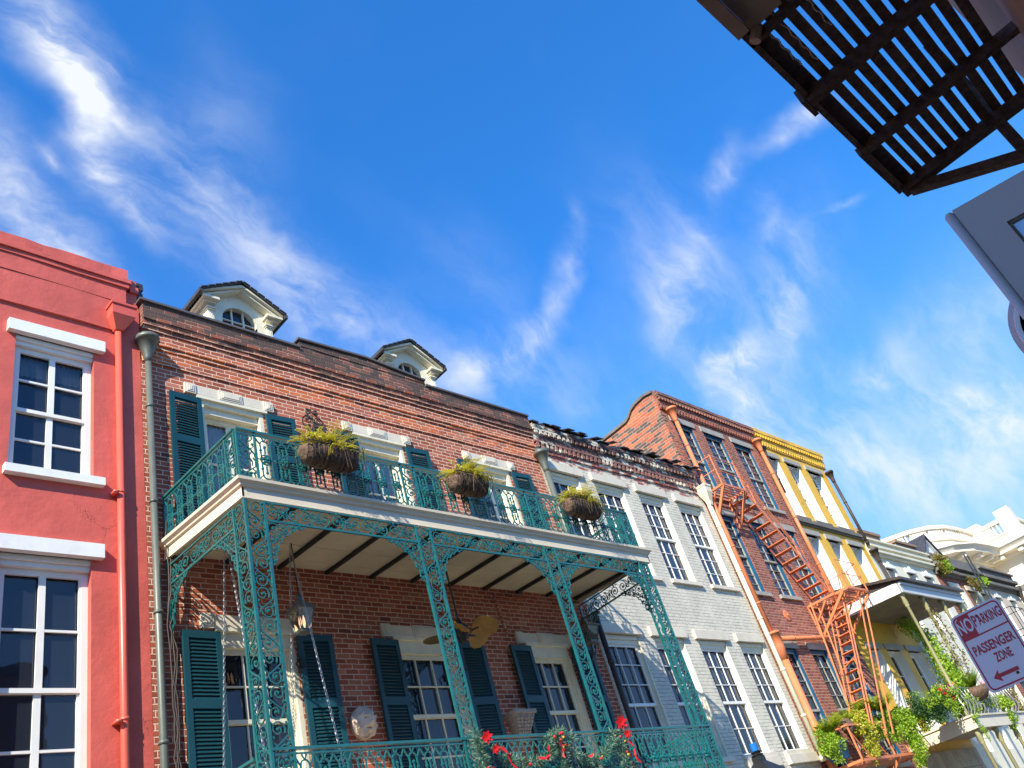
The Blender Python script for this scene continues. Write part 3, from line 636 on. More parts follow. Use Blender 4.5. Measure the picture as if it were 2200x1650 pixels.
for up, L_ in ((1, UPW), (0, LOW)):
    for i, (a, b) in enumerate(L_):
        z0, z1 = (6.47, 8.82) if up else (2.52, 5.03)
        lintel(r, a - .1, b + (.11 if i < 3 else .02), z1, z1 + .2, 10, 'creamstone', .07)
        m = MB(); m.box(a - .06, b + .1, 9.93, 10.2, z0 - .09, z0)
        if not up and i > 1: m.box(a - .06, b + .1, 9.90, 10.1, z0 - .28, z0 - .095)
        m.build('sill', 'creamstone', r)
        m = MB(); m.box(a, b, 10.02, 10.11, z1 - .09, z1); m.box(a, b, 10.05, 10.12, z1 - .18, z1 - .09); m.box(b - .03, b, 10.0, 10.12, z0, z1 - .09); m.box(b - .055, b - .03, 10.05, 10.12, z0, z1 - .18); m.box(a, a + .03, 10.03, 10.12, z0, z1 - .18); m.build('window_casing', 'cream', r)
        window(r, a + .03, b - .055, z0, z1 - .17, 10.115, 'cream', 3, (3, 3) if up else (3, 2), .03, (z0 + z1) / 2 - .02 if up else z0 + 1.12, .015,
               curtain=[(.0, .3, 1), (.62, 1, 1)] if (up and i > 1) or (not up and i > 1) else [(.75, 1, 1)] if not up else None, cmat='drape' if not up else 'curtain', railm='whitewood')
downspout(r, 'patina', 13.60, 9.87, 5.9, 8.72, .062, (.15, .45))
downspout(r, 'darkpipe', 13.62, 9.88, GZ, 5.3, .055, (.07, .1))
m = MB(); m.tube([(20.17, 9.87, 2.3), (20.17, 9.87, 8.95)], .062, 8)
for z in (8.2, 6.9, 5.6, 4.3, 3.2): m.lathe([(.072, z), (.072, z + .05)], (20.17, 9.87, 0), 8)
m.lathe([(.1, 2.2), (.1, 2.32)], (20.17, 9.87, 0), 4); p = m.build('downspout', 'creampipe', r, True)
m = MB(); m.lathe([(.08, 8.85), (.10, 8.98), (.20, 9.22), (.21, 9.38), (.23, 9.38), (.23, 9.44)], (20.17, 9.84, 0), 4); m.build('leader_head', 'creampipe', p)

# ================================================================== 4 tall brick house with blue windows
r = thing('tall_brick_house', 'tall red brick house with blue window frames and orange downspouts', 'house', (22.7, 10, GZ))
WT = [(20.45, 21.48), (22.05, 23.12), (23.75, 24.84)]; WM = [(20.50, 21.44), (22.12, 23.10), (23.98, 24.95)]; WL = [(20.65, 21.6), (22.35, 23.3), (23.95, 24.9)]
H = [(a, b, 9.45, 11.8) for a, b in WT] + [(a, b, 6.46, 8.76) for a, b in WM] + [(a, b, 1.95, 4.95) for a, b in WL]
m = MB(); wall(m, 20.205, 25.42, GZ, 12.12, 10.0, H, .15); m.quad((25.42, 10, GZ), (25.42, 16, GZ), (25.42, 16, 12.4), (25.42, 10, 12.4))
m.quad((20.02, 10.5, 12.3), (25.42, 10.5, 12.3), (25.42, 16, 12.3), (20.02, 16, 12.3)); m.build('wall', 'brick2', r)
m = MB()
for k in range(5):
    z = GZ + k * .62
    x = 20.3 - (k % 2) * .4
    while x < 25.4: m.box(max(x, 20.22), min(x + 1.0, 25.4), 9.95 + random.uniform(-.008, .008), 9.99, z + .01, z + .61); x += 1.02
m.build('stone_base', 'basestone', r)
prof = [(10.0, GZ), (10.0, 12.70), (10.3, 12.75), (10.66, 12.70), (10.85, 12.62), (11.0, 12.48), (11.15, 12.40), (11.6, 12.38), (12.4, 12.36), (16, 12.3), (16, GZ)]
m = MB(); m.prism([(20.0, y + .004, z) for y, z in prof], (.3, 0, 0)); m.build('gable_wall', 'gable', r)
m = MB()
for (y, z), (y2, z2) in zip(prof[1:-2], prof[2:-1]):
    m.prism([(19.94, y, z + .003), (19.94, y2, z2 + .003), (19.94, y2, z2 + .09), (19.94, y, z + .09)], (.42, 0, 0))
m.build('gable_coping', 'darkstone', r)
m = MB()
for z0, z1, pr in ((12.12, 12.16, .04), (12.26, 12.31, .07), (12.31, 12.42, .06), (12.53, 12.58, .13), (12.58, 12.68, .15), (12.68, 12.74, .11)):
    rough_box(m, 20.02, 25.45, 10 - pr, 10.4, z0, z1, .3, .006)
rough_box(m, 20.02, 25.45, 9.99, 10.4, 12.16, 12.26, 9, 0); rough_box(m, 20.02, 25.45, 9.94, 10.4, 12.42, 12.53, 9, 0)
m.build('brick_cornice', 'brick2', r)
dentils(r, 'brick2', 20.05, 25.4, 9.99, 12.16, 12.27, .15, .075, .065); dentils(r, 'brick2', 20.05, 25.4, 9.94, 12.43, 12.53, .15, .08, .08)
for L_, z0, z1 in ((WT, 9.45, 11.8), (WM, 6.46, 8.76), (WL, 1.95, 4.95)):
    for a, b in L_:
        lintel(r, a - .1, b + .13, z1, z1 + .19, 10, 'stonegrey', .03); MB().box(a - .08, b + .08, 9.93, 10.2, z0 - .1, z0).build('sill', 'stonegrey', r)
        m = MB(); m.box(b - .05, b - .001, 10.03, 10.12, z0, z1); m.box(a, a + .02, 10.04, 10.12, z0, z1); m.box(a, b, 10.04, 10.12, z1 - .05, z1 - .001); m.build('window_casing', 'blueframe', r)
        window(r, a + .02, b - .05, z0, z1 - .05, 10.11, 'blueframe', 2, (4, 4), .03, (z0 + z1) / 2 - .05, .014, curtain=[(.55, 1, random.choice((1, .9, .8)))], railm='stonegrey')
downspout(r, 'orange', 20.40, 9.86, 5.25, 11.75, .06, (.16, .40)); downspout(r, 'orange', 25.25, 9.86, 5.3, 11.75, .06, (.16, .40))
m = MB(); m.tube([(25.25, 9.86, 5.35), (20.6, 9.86, 5.12)], .06, 10)
for x in (24, 22.6, 21.4): m.lathe([(.07, -.03), (.07, .03)], (x, 9.86, 5.12 + (x - 20.6) * .05), 10, 'x')
p = m.build('downspout', 'orange', r, True, label='orange pipe running almost level across the brick wall')
m = MB(); m.tube([(20.42, 9.85, GZ), (20.42, 9.85, 4.6)], .10, 12); m.lathe([(.10, 4.55), (.15, 4.9), (.16, 5.2), (.18, 5.2), (.18, 5.26)], (20.42, 9.85, 0), 14); m.build('drainpipe', 'orange', p, True)
for x in (20.62, 21.95, 23.75):
    m = MB(); m.lathe([(.15, .0), (.15, -.018), (.11, -.025), (.035, -.028), (.03, -.06), (.01, -.06)], (x, 10, 5.88), 18, 'y'); m.build('tie_plate', 'orange', r)

# ================================================================== 5 yellow house
r = thing('yellow_house', 'yellow stucco house with white window reveals past the fire escape', 'house', (28, 10, GZ))
W1 = [(25.76, 26.5), (27.1, 28.02), (28.66, 29.68)]; W2 = [(25.8, 26.6), (27.28, 28.12), (28.88, 29.8)]; W3 = [(26.1, 26.9), (27.4, 28.5), (29.0, 30.1)]
H = [(a, b, 9.45, 11.74) for a, b in W1] + [(a, b, 6.3, 8.82) for a, b in W2] + [(a, b, 2.4, 5.1) for a, b in W3] + [(a, b, GZ, 1.2) for a, b in W3]
m = MB(); rv_ = Rev(); wall(m, 25.44, 30.2, GZ, 12.1, 10.0, H, .34, rv_); shell(m, 25.44, 30.2, 10, 16, GZ, 12.1); m.build('wall', 'yellow', r); rv_.build('window_reveal', 'white', r)
m = MB()
for z0, z1, pr in ((12.1, 12.16, .04), (12.26, 12.32, .07), (12.32, 12.42, .06), (12.52, 12.58, .13), (12.58, 12.72, .15)):
    rough_box(m, 25.46, 30.45, 10 - pr, 10.4, z0, z1, .3, .01)
rough_box(m, 25.46, 30.35, 9.99, 10.4, 12.16, 12.26, 9, 0); rough_box(m, 25.46, 30.35, 9.94, 10.4, 12.42, 12.52, 9, 0); m.build('cornice', 'yellow', r)
dentils(r, 'yellow', 25.5, 30.35, 9.99, 12.16, 12.27, .17, .08, .065); dentils(r, 'yellow', 25.5, 30.35, 9.94, 12.43, 12.52, .17, .085, .08)
m = MB(); rough_box(m, 25.44, 30.2, 9.93, 10.1, 9.14, 9.20, 1, .003); rough_box(m, 25.44, 30.2, 9.88, 10.1, 9.20, 9.32, 1, .003); m.build('belt_course', 'darkstone', r)
for L_, z0, z1 in ((W1, 9.45, 11.74), (W2, 6.3, 8.82), (W3, 2.4, 5.1)):
    for a, b in L_:
        lintel(r, a - .14, b + .14, z1, z1 + .17, 10, 'stonegrey', .05)
        if z0 > 3: MB().box(a - .1, b + .1, 9.92, 10.3, z0 - .09, z0).build('sill', 'darkstone', r)
        window(r, a, b, z0, z1, 10.3, 'white', 2, (3, 3) if z0 > 3 else (2, 2), .08, (z0 + z1) / 2, .025, curtain=[(.1, .9, .9)] if z0 > 3 else None)
downspout(r, 'darkpipe', 30.22, 9.86, 8.9, 11.5, .055, (.14, .4)); downspout(r, 'darkpipe', 30.35, 9.84, 4.5, 8.3, .06, (.15, .45)); downspout(r, 'darkpipe', 25.52, 9.88, 10.2, 11.6, .04, (.10, .34))
for x, z in ((27.1, 5.78), (28.6, 5.62)):
    MB().prism([(x, 9.985, z), (x + .12, 9.985, z + .12), (x + .2, 9.985, z), (x + .12, 9.985, z - .14)], (0, .014, 0)).build('tie_plate', 'yellow', r)

m = MB()
for k in range(7):
    z = GZ + k * .52
    x = 25.46 - (k % 2) * .3
    while x < 30.2: m.box(max(x, 25.46), min(x + .86, 30.2), 9.95 + random.uniform(-.008, .008), 9.99, z + .008, z + .51); x += .88
m.build('rusticated_base', 'basestone', r)
# ================================================================== 6-8 far houses
def keyed(root, a, b, z):
    m = MB(); m.box(a - .1, b + .1, 9.93, 10.1, z, z + .1); m.box(a - .05, b + .05, 9.96, 10.1, z + .1, z + .18); m.box((a + b) / 2 - .07, (a + b) / 2 + .07, 9.93, 10.1, z + .1, z + .24)
    return m.build('lintel', 'white', root)
r = thing('cream_house', 'low cream stucco house with layered cornice right after the yellow house', 'house', (33.2, 10, GZ))
WA = [(31.1, 31.75), (32.95, 33.65), (34.6, 35.3)]
H = [(a, b, 6.0, 8.18) for a, b in WA] + [(a, b, 1.9, 4.4) for a, b in WA]
m = MB(); rv_ = Rev(); wall(m, 30.22, 36.0, GZ, 8.6, 10.0, H, .5, rv_); shell(m, 30.22, 36.0, 10, 16, GZ, 8.6); m.build('wall', 'creamstucco', r); rv_.build('window_reveal', 'white', r)
m = MB()
for z0, z1, pr in ((8.6, 8.68, .10), (8.68, 8.76, .18), (8.76, 8.88, .10), (8.88, 8.96, .18), (8.96, 9.12, .12), (9.12, 9.18, .2)): rough_box(m, 30.3, 36.0, 10 - pr, 10.4, z0, z1, 1, .003)
m.build('cornice', 'creamstucco', r)
for a, b in WA:
    keyed(r, a, b, 8.18); keyed(r, a, b, 4.4)
    for z0, z1 in ((6.0, 8.18), (1.9, 4.4)): window(r, a, b, z0, z1, 10.45, 'white', 2, (2, 2), .06, (z0 + z1) / 2, .03)
for x0, x1, y, z in ((33.0, 35.0, 10.9, 10.36), (36.5, 38.7, 10.9, 10.33)):
    m = MB(); m.box(x0, x1, y, y + .7, 9.3, z); m.box(x0 - .06, x1 + .06, y - .06, y + .76, z, z + .12); m.build('chimney', 'stuccobrown', r)
r = thing('overgrown_brick_house', 'weathered brick house with black cornice and ferns growing from its gutter', 'house', (38.9, 10, GZ))
WB = [(37.0, 37.9), (38.9, 39.8), (40.4, 41.2)]
H = [(a, b, 5.5, 7.95) for a, b in WB] + [(a, b, 1.8, 4.2) for a, b in WB]
m = MB(); rv_ = Rev(); wall(m, 36.02, 41.5, GZ, 8.4, 10.0, H, .5, rv_); shell(m, 36.02, 41.5, 10, 16, GZ, 8.4); m.build('wall', 'ivybrick', r); rv_.build('window_reveal', 'creamstucco', r)
m = MB()
for z0, z1, pr in ((8.4, 8.5, .1), (8.5, 8.62, .22), (8.62, 8.75, .12), (8.75, 8.86, .28), (8.86, 9.3, .16)): rough_box(m, 36.02, 41.5, 10 - pr, 10.4, z0, z1, .6, .012)
m.build('cornice', 'darkstone', r)
m = MB(); m.add([(36, 9.9, 9.3), (41.5, 9.9, 9.3), (41.5, 13, 10.8), (36, 13, 10.8)], [(0, 1, 2, 3)]); m.build('roof', 'slate', r)
for a, b in WB:
    lintel(r, a - .12, b + .12, 7.95, 8.15, 10, 'creamstone', .05); lintel(r, a - .12, b + .12, 4.2, 4.4, 10, 'creamstone', .05)
    for z0, z1 in ((5.5, 7.95), (1.8, 4.2)): window(r, a, b, z0, z1, 10.4, 'cream', 2, (2, 2), .07, (z0 + z1) / 2, .03)
    m = MB(); m.box(b, b + .45, 9.95, 9.99, 5.5, 7.95); m.box(b + .02, b + .2, 9.93, 9.95, 5.7, 7.7); m.build('shutter', 'creamstucco', r)
# gabled dormer
m = MB(); cx = 40.2; F = 10.9
m.add([(cx - .75, F, 9.4), (cx + .75, F, 9.4), (cx + .75, F, 10.3), (cx, F, 10.95), (cx - .75, F, 10.3)], [(0, 1, 2, 3, 4)]); m.box(cx - .76, cx - .74, F, 14, 9.4, 10.3); m.box(cx + .74, cx + .76, F, 14, 9.4, 10.3)
d = m.build('dormer', 'white', r)
m = MB()
for sx in (-1, 1):
    m.prism([(cx + sx * .98, F - .2, 10.14), (cx, F - .2, 11.02), (cx, F - .2, 11.12), (cx + sx * .98, F - .2, 10.24)], (0, 3.5, 0))
m.build('roof', 'slate', d)
m = MB()
for sx in (-1, 1): m.prism([(cx + sx * .90, F - .12, 10.10), (cx, F - .12, 10.90), (cx, F - .12, 11.0), (cx + sx * .90, F - .12, 10.2)], (0, .12, 0)); m.box(cx + sx * .75, cx + sx * .6, F - .05, F, 9.4, 10.3)
m.box(cx - .3, cx + .3, F - .02, F, 9.5, 10.2); m.build('trim', 'white', d)
r = thing('beige_house', 'beige stucco house with dark cornice and white lintels at the far row end', 'house', (43.8, 10, GZ))
WC = [(42.3, 42.9), (44.2, 44.9)]
H = [(a, b, 5.5, 7.9) for a, b in WC] + [(a, b, 1.8, 4.2) for a, b in WC]
m = MB(); rv_ = Rev(); wall(m, 41.52, 46.2, GZ, 8.3, 10.0, H, .5, rv_); shell(m, 41.52, 46.2, 10, 16, GZ, 8.3); m.build('wall', 'beige', r); rv_.build('window_reveal', 'white', r)
m = MB()
for z0, z1, pr in ((8.3, 8.4, .1), (8.4, 8.52, .25), (8.52, 8.7, .12), (8.7, 8.85, .3), (8.85, 9.12, .18), (9.12, 9.2, .3)): rough_box(m, 41.52, 46.2, 10 - pr, 10.4, z0, z1, 1, .004)
m.build('cornice', 'darkstone', r)
for a, b in WC:
    keyed(r, a, b, 7.9); keyed(r, a, b, 4.2)
    for z0, z1 in ((5.5, 7.9), (1.8, 4.2)): window(r, a, b, z0, z1, 10.45, 'white', 2, (2, 2), .07, (z0 + z1) / 2, .03)
m = MB(); m.tube([(46.0, 9.85, GZ), (46.0, 9.85, 8.2)], .08, 8); m.lathe([(.08, 8.1), (.2, 8.5), (.2, 8.6)], (46, 9.85, 0), 10); m.build('downspout', 'darkpipe', r)

# ================================================================== 9 large pale stone building
r = thing('stone_court_building', 'huge cream limestone building with curved balustraded parapet far down the street', 'building', (66, 20, GZ))
plan = [(55.5, 22), (57.2, 19.6), (58.2, 18.0), (59.1, 16.6), (60.2, 15.7), (61.8, 15.15), (64, 14.95), (66.9, 14.9), (66.9, 12.2), (90, 12.2)]
def off(pl, d):      # offset towards camera side (-x / -y)
    out = []
    for i, p in enumerate(pl):
        a = Vector(pl[max(i - 1, 0)]); b = Vector(pl[min(i + 1, len(pl) - 1)]); t = (b - a).normalized(); n = Vector((t.y, -t.x))
        if i == 7: n = Vector((-1, -1)) if False else Vector((0, -1)); out.append((p[0] - d, p[1] - d)); continue
        if i == 8: out.append((p[0] - d, p[1] - d)); continue
        out.append((p[0] + n.x * d, p[1] + n.y * d))
    return out
def band(mb, pl, z0, z1, d0, d1=None):
    a = off(pl, d0); b = off(pl, d1 if d1 is not None else d0); n = len(pl); c = off(pl, -.4)
    for i in range(n - 1):
        mb.quad((*a[i], z0), (*a[i + 1], z0), (*b[i + 1], z1), (*b[i], z1)); mb.quad((*c[i], z0), (*c[i + 1], z0), (*a[i + 1], z0), (*a[i], z0)); mb.quad((*b[i], z1), (*b[i + 1], z1), (*c[i + 1], z1), (*c[i], z1))
m = MB(); band(m, plan, GZ, 14.3, 0); m.build('wall', 'limestone', r)
m = MB(); band(m, plan, 14.3, 14.6, .15, .3); band(m, plan, 14.6, 14.75, 1.05); band(m, plan, 14.75, 15.0, 1.05, 1.25); band(m, plan, 15.0, 15.1, 1.3)
band(m, plan, 12.4, 12.55, .5); band(m, plan, 12.2, 12.4, .25, .5); band(m, plan, 11.7, 12.2, .12); m.build('cornice', 'limestone', r)
m = MB()
o1 = off(plan, .35)
for i in range(len(plan) - 1):
    a = Vector(o1[i]); b = Vector(o1[i + 1]); L_ = (b - a).length; n = max(1, int(L_ / 1.15)); t = (b - a).normalized(); nn = Vector((t.y, -t.x))
    for k in range(n):
        p_ = a + (b - a) * ((k + .5) / n); q = p_ - t * .18; q2 = p_ + t * .18; e = nn * .55
        m.prism([(*q, 14.32), (*q2, 14.32), (*(q2 + e), 14.32), (*(q + e), 14.32)], (0, 0, .27))
m.build('modillion', 'limestone', r)
m = MB(); band(m, plan, 15.1, 15.9, .1); band(m, plan, 15.9, 16.0, .2); band(m, plan, 16.75, 17.0, .15)
bal = MB()
for i in range(len(plan) - 1):
    a = Vector(off(plan, .05)[i]); b = Vector(off(plan, .05)[i + 1]); L_ = (b - a).length; t = (b - a).normalized(); nn = Vector((t.y, -t.x))
    for k in range(int(L_ / .3)):
        p_ = a + t * (.15 + k * .3)
        sol = ((k // 4) % 2 == 0) if L_ < 8 else ((k // 5) % 3 == 0)
        w_ = .15 if sol else .05
        q = p_ - t * w_; q2 = p_ + t * w_; e = nn * -.25
        (m if sol else bal).prism([(*q, 16.0), (*q2, 16.0), (*(q2 + e), 16.0), (*(q + e), 16.0)], (0, 0, .75))
m.box(66.6, 67.6, 11.9, 12.9, 15.1, 17.5); m.box(66.5, 67.5, 14.2, 15.2, 15.1, 17.3); m.build('parapet', 'limestone', r); bal.build('balustrade', 'limestone', r)
m = MB(); m.add([(66.75, 13.9, 8.5), (66.75, 12.7, 8.5), (66.75, 12.7, 11.4), (66.75, 13.3, 11.6), (66.75, 13.9, 11.4)], [(0, 1, 2, 3, 4)]); m.build('window', 'glass', r)
m = MB()
for x0 in (68.2, 71.2, 74.2): m.box(x0, x0 + 1.8, 12.16, 12.19, 7.5, 11.2)
m.build('window', 'glass', r)
m = MB()
for i, (p, q) in enumerate(zip(plan[3:7], plan[4:8])):
    for k in (.3, .7):
        x = p[0] + (q[0] - p[0]) * k; y = p[1] + (q[1] - p[1]) * k; m.box(x - .3, x + .3, y - .12, y + .1, 8.4, 11.2)
m.build('window', 'glass', r)
# our own side of the street (only its upper wall shows)
r = thing('brown_stucco_house', 'brown stucco wall rising right above the viewer at the fire balcony', 'house', (0, -.7, GZ))
m = MB(); m.box(-9, 7.5, -8, -.70, GZ, 8.6); m.build('wall', 'stuccobrown', r)
m = MB(); m.box(-9, 7.55, -8, -.62, 8.6, 8.85); m.build('coping', 'darkstone', r)

# ================================================================== ironwork helpers
def P3(O, U, u, v, off=0.0): return (O[0] + U[0] * u - U[1] * off, O[1] + U[1] * u + U[0] * off, O[2] + v)
def spiral(cx, cy, r0, r1, a0, turns, n=13):
    return [(cx + (r0 + (r1 - r0) * k / n) * math.cos(a0 + turns * 2 * math.pi * k / n), cy + (r0 + (r1 - r0) * k / n) * math.sin(a0 + turns * 2 * math.pi * k / n)) for k in range(n + 1)]
def put(mb, O, U, pts, r, n=4, off=0.): mb.tube([P3(O, U, u, v, off) for u, v in pts], r, n, cap=False)
def scrolls(mb, O, U, w, h, r=.0105, flip=False):
    """one cell of vine scroll, w wide, h high (origin lower left)"""
    f = (lambda p: [(w - u, v) for u, v in p]) if flip else (lambda p: p)
    put(mb, O, U, f([(w * .08, 0), (w * .10, h * .12), (w * .30, h * .30), (w * .62, h * .46), (w * .90, h * .62), (w * .92, h * .84), (w * .80, h * .97)]), r)
    put(mb, O, U, f(spiral(w * .60, h * .22, w * .36, w * .10, 2.6, 1.25, 14)), r * .9)
    put(mb, O, U, f(spiral(w * .40, h * .76, w * .36, w * .10, -.5, 1.25, 14)), r * .9)
    put(mb, O, U, f([(w * .30, h * .30), (w * .12, h * .42), (w * .16, h * .52)]), r * .8); put(mb, O, U, f([(w * .72, h * .50), (w * .90, h * .42), (w * .84, h * .36)]), r * .8)
    for u, v in ((.60, .22), (.40, .76), (.92, .10), (.10, .92), (.16, .52), (.84, .36)):
        mb.ball(P3(O, U, (w - w * u) if flip else w * u, h * v), r * 1.8, 5)
def frieze(mb, O, U, L, h, r=.0098, pitch=.52):
    n = max(1, round(L / pitch)); p = L / n
    for i in range(n):
        o = i * p
        def q(pts): put(mb, O, U, [(o + u, v) for u, v in pts], r)
        q(spiral(p * .20, h * .5, h * .44, h * .10, -1.2, 1.6, 16)); q(spiral(p * .80, h * .5, h * .44, h * .10, 1.94, 1.6, 16))
        q([(p * (.28 + .44 * t / 8), h * (.5 - .42 * math.cos(math.pi * t / 8))) for t in range(9)])
        q(spiral(p * .42, h * .68, h * .22, h * .05, 3.6, 1.3, 9)); q(spiral(p * .58, h * .32, h * .22, h * .05, .5, 1.3, 9))
        q([(0, h * .9), (p * .06, h * .98), (p * .12, h * .9)]); q([(p * .9, h * .1), (p * .96, h * .02), (p, h * .1)])
        for u, v in ((.2, .96), (.8, .04), (.5, .5), (.2, .5), (.8, .5)): mb.ball(P3(O, U, o + p * u, h * v), r * 2.0, 5)
def bracket(mb, O, U, w, h, r=.0095, s=1):
    """scrolled corner bracket: hangs below v=0 from u=0 outward (s=+1/-1 along U)"""
    def q(pts, rr=r): put(mb, O, U, [(s * u, v) for u, v in pts], rr)
    edge = [(w, -.02), (w * .86, -h * .10), (w * .80, -h * .07), (w * .66, -h * .17), (w * .62, -h * .14), (w * .50, -h * .27), (w * .40, -h * .28), (w * .33, -h * .42), (w * .26, -h * .44), (w * .24, -h * .60), (w * .15, -h * .62), (w * .17, -h * .80), (w * .06, -h * .9), (.0, -h)]
    q(edge, r)
    q([(w * .62, 0), (0, -h * .56)], r); q([(w * .92, 0), (w * .64, -h * .14)], r)
    for cu, cv, rr, a, t in ((.16, .16, .13, .5, 1.5), (.42, .10, .11, 2, 1.5), (.66, .08, .08, 1, 1.4), (.82, .05, .05, 2, 1.3), (.30, .28, .10, 4, 1.4), (.12, .40, .10, 0, 1.5), (.18, .56, .08, 3, 1.3), (.09, .68, .07, 1, 1.4), (.10, .82, .05, 2, 1.2), (.46, .22, .06, 5, 1.2)):
        q(spiral(w * cu, -h * cv, w * rr * 1.25, w * .02, a, t, 11), r * .9); mb.ball(P3(O, U, s * w * cu, -h * cv), r * 1.8, 5)
    for u, v in edge[1::2]: mb.ball(P3(O, U, s * u, v), r * 1.5, 5)
def rail_module(mb, O, U, p, h, low=False, r=.0105):
    """one repeat of the cast balustrade"""
    def q(pts, rr=r, n=4): put(mb, O, U, pts, rr, n)
    a, b = p * .27, p * .73; m = p * .5
    q([(a, h * .16), (a, h * .84)], r * 1.05); q([(b, h * .16), (b, h * .84)], r * 1.05); q([(m, h * .20), (m, h * .36)], r); q([(m, h * .64), (m, h * .80)], r)
    for sg, y0 in ((1, .84), (-1, .16)):     # arches that cross each other
        q([(m + (b - a) / 2 * math.cos(math.pi * k / 6), h * y0 + sg * h * .075 * math.sin(math.pi * k / 6)) for k in range(7)])
        for sx in (-1, 1): q([((a if sx < 0 else b), h * y0), ((a if sx < 0 else b) + sx * p * .12, h * (y0 + sg * .05)), ((a if sx < 0 else b) + sx * p * .27, h * (y0 + sg * .14)), ])
        q([(m - p * .12, h * (y0 + sg * .15)), (m, h * (y0 + sg * .07)), (m + p * .12, h * (y0 + sg * .15))])
    q(spiral(m, h * .5, h * .11, h * .11, 0, 1, 10), r * 1.05)
    for k in range(5):
        t = 2 * math.pi * k / 5 + .4; mb.ball(P3(O, U, m + h * .06 * math.cos(t), h * .5 + h * .06 * math.sin(t), -.008), h * .036, 5)
    mb.ball(P3(O, U, m, h * .5, -.015), h * .035, 5)
    for u, v in ((a, .3), (b, .3), (a, .7), (b, .7), (m, .78), (m, .22), (0, .5)): mb.ball(P3(O, U, u, h * v), r * 2.1, 5)
    q([(0, h * .5), (m - h * .11, h * .5)], r * .7); q([(m + h * .11, h * .5), (p, h * .5)], r * .7)
def railing(root, A, B, z0, z1, gaps, pitch=.27, mat='teal', label=None):
    """balustrade from A to B; gaps = [(t0, t1)] metres taken by scroll panels"""
    A = Vector((A[0], A[1])); B = Vector((B[0], B[1])); L = (B - A).length; U = (B - A).normalized(); U = (U.x, U.y)
    o = None; m = MB()
    m.bar((*A, z1), (*B, z1), .05, .03); m.bar((*A, z1 - .05), (*B, z1 - .05), .018, .018); m.bar((*A, z0), (*B, z0), .03, .025)
    o = m.build('handrail', mat, root, label=label)
    segs = []; t = 0
    for a, b in gaps + [(L, L)]:
        if a - t > .1: segs.append((t, a))
        t = b
    for a, b in segs:
        n = max(1, round((b - a) / pitch)); p = (b - a) / n; m = MB()
        for i in range(n): rail_module(m, (A.x + U[0] * (a + i * p), A.y + U[1] * (a + i * p), z0 + .01), U, p, z1 - z0 - .065)
        m.build('railing_panel', mat, root)
    for a, b in gaps:
        if b - a < .05: continue
        m = MB(); Ox, Oy = A.x + U[0] * a, A.y + U[1] * a; h = (z1 - z0 - .02)
        for u in (0, b - a): m.bar(P3((Ox, Oy, z0), U, u, 0), P3((Ox, Oy, z0), U, u, h), .026, .026)
        for k in range(2): scrolls(m, (Ox, Oy, z0 + h * k / 2), U, b - a, h / 2, .0108, flip=k % 2)
        m.build('scroll_panel', mat, root)

# ================================================================== teal cast iron gallery
YF = 8.11
g = thing('iron_gallery', 'two storey teal cast iron gallery with lace posts and railings on the shuttered brick house', 'gallery', (9.2, 9, GZ))
POST = [(5.09, 5.35), (7.74, 8.0), (10.40, 10.66), (12.96, 13.20)]
def dz(y): return (y - 10) * .055       # the deck falls slightly to the street
m = MB()
m.add([(5.0, 10, 5.755), (13.40, 10, 5.755), (13.34, YF + .03, 5.755 + dz(YF)), (5.08, YF + .03, 5.755 + dz(YF))] + [(5.0, 10, 5.835), (13.40, 10, 5.835), (13.34, YF + .03, 5.835 + dz(YF)), (5.08, YF + .03, 5.835 + dz(YF))],
      [(3, 2, 1, 0), (4, 5, 6, 7)])
for y in (8.75, 9.3, 9.75):
    z = 5.755 + dz(y); m.box(5.06, 13.36, y, y + .012, z - .006, z + .01)
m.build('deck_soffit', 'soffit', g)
def fasc(x0, y0, x1, y1, n):        # fascia board with cornice moulding, n = outward normal
    m = MB(); nx, ny = n
    prof = [(0, -.115), (.006, -.115), (.006, -.10), (0, -.10), (0, .035), (.03, .05), (.035, .075), (.075, .105), (.08, .145), (-.03, .15), (-.03, -.115)]
    a = [(x0, y0), (x1, y1)]
    vs = []
    for i, (x, y) in enumerate(a):
        for d, h in prof:
            ex = ey = 0
            if ny and not nx: ex = (-1 if i == 0 else 1) * max(d, 0)
            else: ey = (0 if (i == 0) else -1) * max(d, 0)
            vs.append((x + nx * d + ex, y + ny * d + ey, 5.765 + dz(y) + h))
    k = len(prof); m.add(vs, [(i, (i + 1) % k, k + (i + 1) % k, k + i) for i in range(k)] + [tuple(range(k))[::-1], tuple(range(k, 2 * k))])
    m.build('fascia', 'fascia', g)
fasc(5.07, YF, 13.36, YF, (0, -1)); fasc(5.0, 9.995, 5.07, YF, (-1, 0)); fasc(13.42, 9.995, 13.36, YF, (1, 0))
for k in range(10):
    x = 5.90 + .823 * k
    MB().bar((x, 10.0, 5.725), (x, YF + .05, 5.725 + dz(YF)), .05, .055).build('beam', 'blackiron', g)
